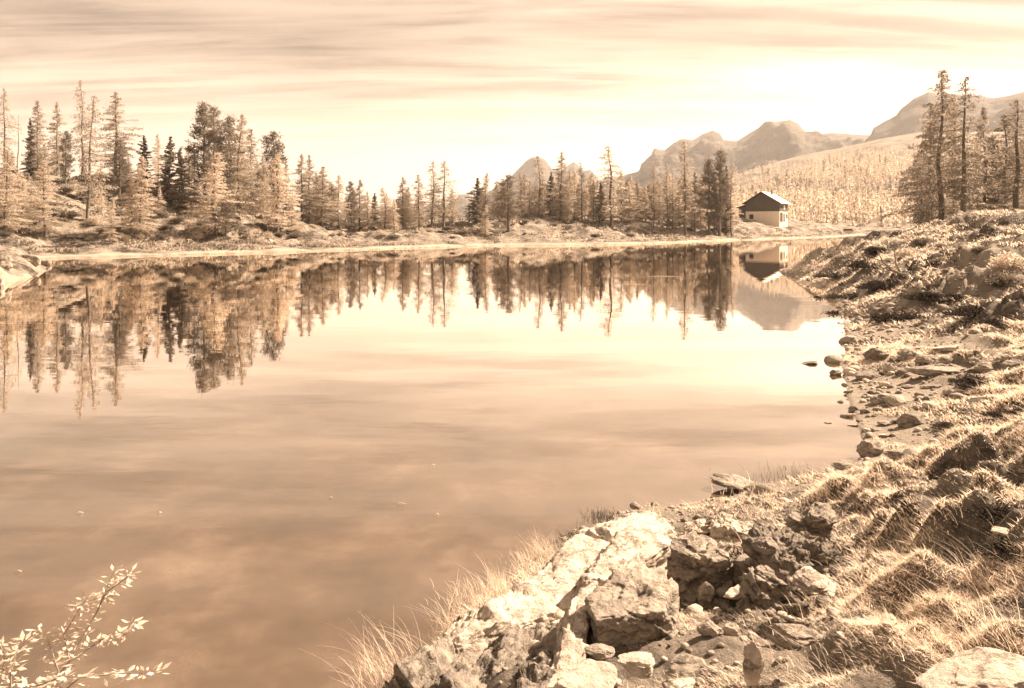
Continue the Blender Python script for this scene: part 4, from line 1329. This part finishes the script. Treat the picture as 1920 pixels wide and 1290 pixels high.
def grass_field():
    g = np.random.default_rng(2)
    VV, FF, MM = [], [], []
    off = 0
    for (r0, r1, n, h0, h1, wd, hx) in [(1.5, 4.5, 60000, .015, .045, .0021, .25), (4.5, 9, 60000, .02, .055, .0038, .25), (9, 20, 70000, .04, .085, .008, .3), (20, 50, 50000, .07, .15, .018, .35)]:
        a = np.radians(g.uniform(-20, 38, n * 4)); r = np.sqrt(g.uniform(r0 * r0, r1 * r1, n * 4))
        x = r * np.sin(a); y = r * np.cos(a)
        z, s = terrain(x, y)
        tuft = fbm(x * 2.2, y * 2.2, o=3)
        ok = (s > .12) & (tuft + g.uniform(-.35, .35, len(x)) > -.22) & ((kz_(x, y) < .25) | (g.uniform(0, 1, len(x)) < .4)) & ((x > 1.2) | (y > 6.5) | (kz_(x, y) > .1) | (g.uniform(0, 1, len(x)) < .1))
        for P, e in BLOCKS:
            ok &= poly_sd(x, y, P) < -e * .2
        n_ = vnoise(x * 2.0, y * 2.0) * .5
        for gx, gy, gr_ in GRAVEL:
            ok &= (smooth(1.25 - np.hypot(x - gx, (y - gy) * .45) / gr_ + n_ * .6) < .45)
        x, y, z, tuft = x[ok][:n], y[ok][:n], z[ok][:n], tuft[ok][:n]
        m = len(x)
        H = g.uniform(h0, h1, m) * (1 + .6 * np.clip(tuft, -.5, 1)) * np.where(g.uniform(0, 1, m) < .02, 2.4, 1) * .82
        ln = np.stack([-.4 + g.normal(0, .7, m) + .5 * vnoise(x * .9, y * .9), .1 + g.normal(0, .6, m)], 1)
        v, f = blades(np.stack([x, y, z - .01], 1), H, ln, np.full(m, wd), g)
        VV.append(v); FF.append(f + off); off += len(v)
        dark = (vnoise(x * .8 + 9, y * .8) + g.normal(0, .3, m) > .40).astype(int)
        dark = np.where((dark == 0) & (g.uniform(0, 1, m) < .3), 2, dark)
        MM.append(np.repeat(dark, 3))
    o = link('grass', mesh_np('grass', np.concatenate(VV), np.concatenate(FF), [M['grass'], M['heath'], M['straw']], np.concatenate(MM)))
    tag(o, 'dry matted grass covering the near and right bank', 'grass', kind='stuff')


grass_field()


def far_cover():
    g = np.random.default_rng(22)
    n = 60000
    u = g.uniform(-60, 1680, n); y = g.uniform(60, 260, n); x = (u - 960) / F * y
    z, s_ = terrain(x, y)
    far = y > np.interp(u, [0, 100, 480, 640, 920, 1200, 1340, 1450, 1600], [60, 64, 78, 86, 105, 118, 136, 164, 215])
    ok = (s_ > 2.8) & (s_ < 55) & far & (fbm(x * .25, y * .25, o=3) + g.uniform(-.5, .5, n) > 0)
    ok &= (np.hypot(x - 70, y - 205) > 12)
    x, y, z = x[ok][:5200], y[ok][:5200], z[ok][:5200]
    k = 14
    r = g.uniform(.25, .7, len(x))
    P = np.stack([np.repeat(x, k) + g.normal(0, 1, len(x) * k) * np.repeat(r, k) * .6, np.repeat(y, k) + g.normal(0, 1, len(x) * k) * np.repeat(r, k) * .6, np.repeat(z, k) - .05], 1)
    H = np.repeat(r, k) * g.uniform(.4, 1.2, len(P))
    v, f = blades(P, H, g.normal(0, .6, (len(P), 2)), np.repeat(r, k) * .16, g, 2)
    mi = np.repeat((g.uniform(0, 1, len(x)) < .5).astype(int), k * 2)
    o = link('undergrowth', mesh_np('undergrowth', v, f, [M['heath_far'], M['larch']], mi))
    tag(o, 'low heath and grass covering the far shore under the trees', 'undergrowth', kind='stuff')


far_cover()


def tuft(px, py, z, hpx, n, label, spread=.06, lean=(-.35, .05), w=.0017, mat='straw', group='tall grass tufts along the rocks'):
    x, y, z = at(px, py, z) if z is not None else hit(px, py)
    g = np.random.default_rng(int(px * 7 + py))
    P = np.stack([g.normal(0, spread, n), g.normal(0, spread, n), g.uniform(-.06, 0, n)], 1)
    H = hpx / F * y * g.uniform(.35, 1.15, n)
    ln = np.stack([lean[0] + g.normal(0, .33, n), lean[1] + g.normal(0, .3, n)], 1)
    v, f = blades(P, H, ln, np.full(n, w), g, 5, .55)
    # seed heads
    o = link('grass_tuft', mesh_np('grass_tuft', v, f, [M[mat]]), loc=(x, y, z))
    tag(o, label, 'grass tuft', group)


tuft(760, 1262, .35, 105, 130, 'largest pale grass tuft at the left foot of the dark rock flank', .13, (-.55, .05))
tuft(720, 1275, .30, 75, 70, 'pale grass tuft farthest left over the water', .09, (-.7, .05))
tuft(845, 1185, .55, 85, 45, 'thin tuft of long arching stems above the dark flank', .05, (-.55, 0))
tuft(840, 1175, .55, 120, 14, 'few single upright stems left of the slab corner', .03, (-.1, 0))
tuft(905, 1120, .70, 40, 260, 'short grass fringe under the slab left end', .1, (-.3, .05))
tuft(940, 1108, .70, 62, 130, 'fan-shaped pale tuft at the middle of the slab edge', .04, (-.35, .1))
tuft(1025, 1040, .66, 58, 130, 'fan-shaped pale tuft on the upper part of the slab edge', .05, (-.3, .1))
tuft(990, 1058, .66, 28, 200, 'short grass fringe between the two fan-shaped tufts', .09, (-.3, .1))
tuft(1130, 968, .62, 18, 300, 'dark cushion of grass near the top of the slab', .08, (-.1, 0), mat='heath')
tuft(1225, 965, .62, 40, 26, 'wispy stems rising at the slab tip', .05, (-.3, 0))
tuft(1500, 900, None, 24, 300, 'fringe of dark grass on the water edge beyond the rocks', .28, (-.1, 0), mat='heath')
tuft(1440, 930, None, 24, 260, 'fringe of grass on the near corner of the water edge', .22, (-.1, 0))
for i, (px, py, hp, n) in enumerate([(1880, 1080, 100, 45), (1800, 1120, 75, 35), (1700, 1130, 60, 35), (1620, 1090, 40, 35), (1860, 960, 50, 30), (1540, 1160, 50, 35), (1480, 1240, 60, 35), (1720, 1210, 60, 40),
                                     (1600, 1240, 70, 70), (1900, 1180, 90, 70)]):
    tuft(px, py, None, hp, n, ['tall straw tuft leaning left at the right edge', 'straw tuft left of the one at the right edge', 'straw tuft in the middle of the grassy slope',
         'smaller straw tuft above the middle of the slope', 'straw tuft in front of the dark hollow at the right edge', 'straw tuft beside the grey stone with a pale top',
         'straw tuft right of the tall narrow white stone', 'straw tuft above the corner boulder', 'straw tuft at the bottom edge left of the corner boulder', 'straw tuft just above the corner boulder at the edge'][i],
         .13, (-.75, .1), .0014, 'straw', 'straw tufts on the grassy slope')


# ------------------------------------------------------------------ willow sprig at the lower left
def willow():
    g = np.random.default_rng(9)
    b = TB(); lf = TB()
    rx, ry = -1.72, 1.75
    rz = max(tz(rx, ry), 0)

    def W(px, py, Y):
        return np.array([(px - 960) / F * Y - rx, Y - ry, CAM_Z - (py - HY) / F * Y - rz])
    tips = [[(60, 1330, 2.3), (130, 1240, 2.35), (180, 1150, 2.4), (215, 1068, 2.4)], [(60, 1330, 2.3), (110, 1260, 2.3), (90, 1200, 2.3), (70, 1180, 2.3)],
            [(90, 1320, 2.3), (150, 1270, 2.35), (230, 1262, 2.4), (295, 1262, 2.4)], [(20, 1320, 2.2), (20, 1260, 2.2), (30, 1225, 2.2), (50, 1200, 2.2)],
            [(130, 1240, 2.35), (190, 1200, 2.4), (235, 1190, 2.4), (250, 1165, 2.4)], [(180, 1150, 2.4), (200, 1110, 2.4), (235, 1085, 2.4), (245, 1075, 2.4)],
            [(130, 1240, 2.35), (120, 1190, 2.35), (150, 1140, 2.35), (165, 1120, 2.35)], [(-40, 1330, 2.2), (-10, 1290, 2.2), (10, 1240, 2.2), (0, 1205, 2.2)],
            [(20, 1320, 2.2), (60, 1290, 2.2), (100, 1275, 2.2), (140, 1270, 2.2)]]
    root = np.array([0, 0, 0.0])
    for tp in tips:
        pts = [W(*p) for p in tp]
        if tp[0][1] > 1310:
            pts = [root, root * .5 + pts[0] * .5 + np.array([-.05, 0, .1])] + pts
        P = np.array(pts); n = len(P)
        b.tube(P, np.linspace(.005 if n > 4 else .0025, .0008, n), 5)
        k0 = n - 4
        for t in np.linspace(.05, 1, 36):
            q = k0 + t * 3
            i = min(int(q), n - 2); c0 = P[i] + (P[i + 1] - P[i]) * (q - i)
            for _ in range(g.integers(1, 4)):
                a = g.uniform(0, 6.28)
                d = unit(np.array([math.cos(a), math.sin(a) * .8, g.normal(.05, .28)]))
                up = unit(np.array([g.normal(0, .4), g.normal(0, .4), 1.0]))
                w = unit(np.cross(d, up))
                L = g.uniform(.009, .019)
                c = c0 + d * (L + .012)
                lf.quads(c[None], (d * L)[None], (w * L * .36)[None], 0)
    ro = bpy.data.objects.new('willow_shrub', None); COL.objects.link(ro); ro.location = (rx, ry, rz)
    link('stem', b.mesh('stem', [M['dead']], True), ro)
    link('leaves', lf.mesh('leaves', [M['leaf']]), ro)
    tag(ro, 'leafy sprigs of a pale shrub rising over the water in the lower left corner', 'shrub')


willow()


# ------------------------------------------------------------------ things floating on the water
def floater(px, py, wpx, label):
    x, y, z = at(px, py, .008)
    w = wpx / F * y / 2
    b = TB()
    b.tube([(-w, 0, 0), (-w * .3, w * .05, .012), (w * .4, -w * .03, .01), (w, w * .04, 0)], [.002, .004 + w * .008, .004 + w * .008, .002], 5)
    o = link('floating_twig', b.mesh('floating_twig', [M['straw']], True), loc=(x, y, z))
    tag(o, label, 'twig', 'twigs floating on the lake')


for px, py, w_, lab in [(1245, 518, 66, 'longest pale twig floating in front of the cliffs reflection'), (1382, 507, 26, 'pale twig floating beside the reflection of the hut'),
                        (1190, 533, 50, 'pale twig floating near the tall pine reflection'), (752, 945, 20, 'small pale twig floating in the middle of the lake'),
                        (620, 933, 8, 'tiny pale twig left of the small one mid lake'), (150, 962, 14, 'pale twig floating at the left above the shrub'),
                        (300, 962, 6, 'tiny pale speck of a twig at the left'), (820, 965, 7, 'tiny twig right of the small one mid lake'), (812, 872, 8, 'tiny twig floating farther out mid lake'),
                        (35, 1072, 12, 'pale twig floating at the left edge above the shrub')]:
    floater(px, py, w_, lab)


# ------------------------------------------------------------------ air
def haze():
    me = mesh_np('haze', [(-4500, -300, -20), (6500, -300, -20), (6500, 6200, -20), (-4500, 6200, -20), (-4500, -300, 520), (6500, -300, 520), (6500, 6200, 520), (-4500, 6200, 520)],
                 [(0, 3, 2, 1), (4, 5, 6, 7), (0, 1, 5, 4), (1, 2, 6, 5), (2, 3, 7, 6), (3, 0, 4, 7)], smooth_=False)
    m = bpy.data.materials.new('haze'); m.use_nodes = True
    N, L = new_nodes(m.node_tree)
    out = N('ShaderNodeOutputMaterial'); p = N('ShaderNodeVolumePrincipled', i={'Color': (1, .97, .94, 1), 'Density': 0.0001, 'Anisotropy': 0.2})
    L(p.outputs[0], out.inputs['Volume'])
    me.materials.append(m)
    o = link('haze', me)
    tag(o, 'thin pale air fading the mountains', 'haze', kind='stuff')


haze()
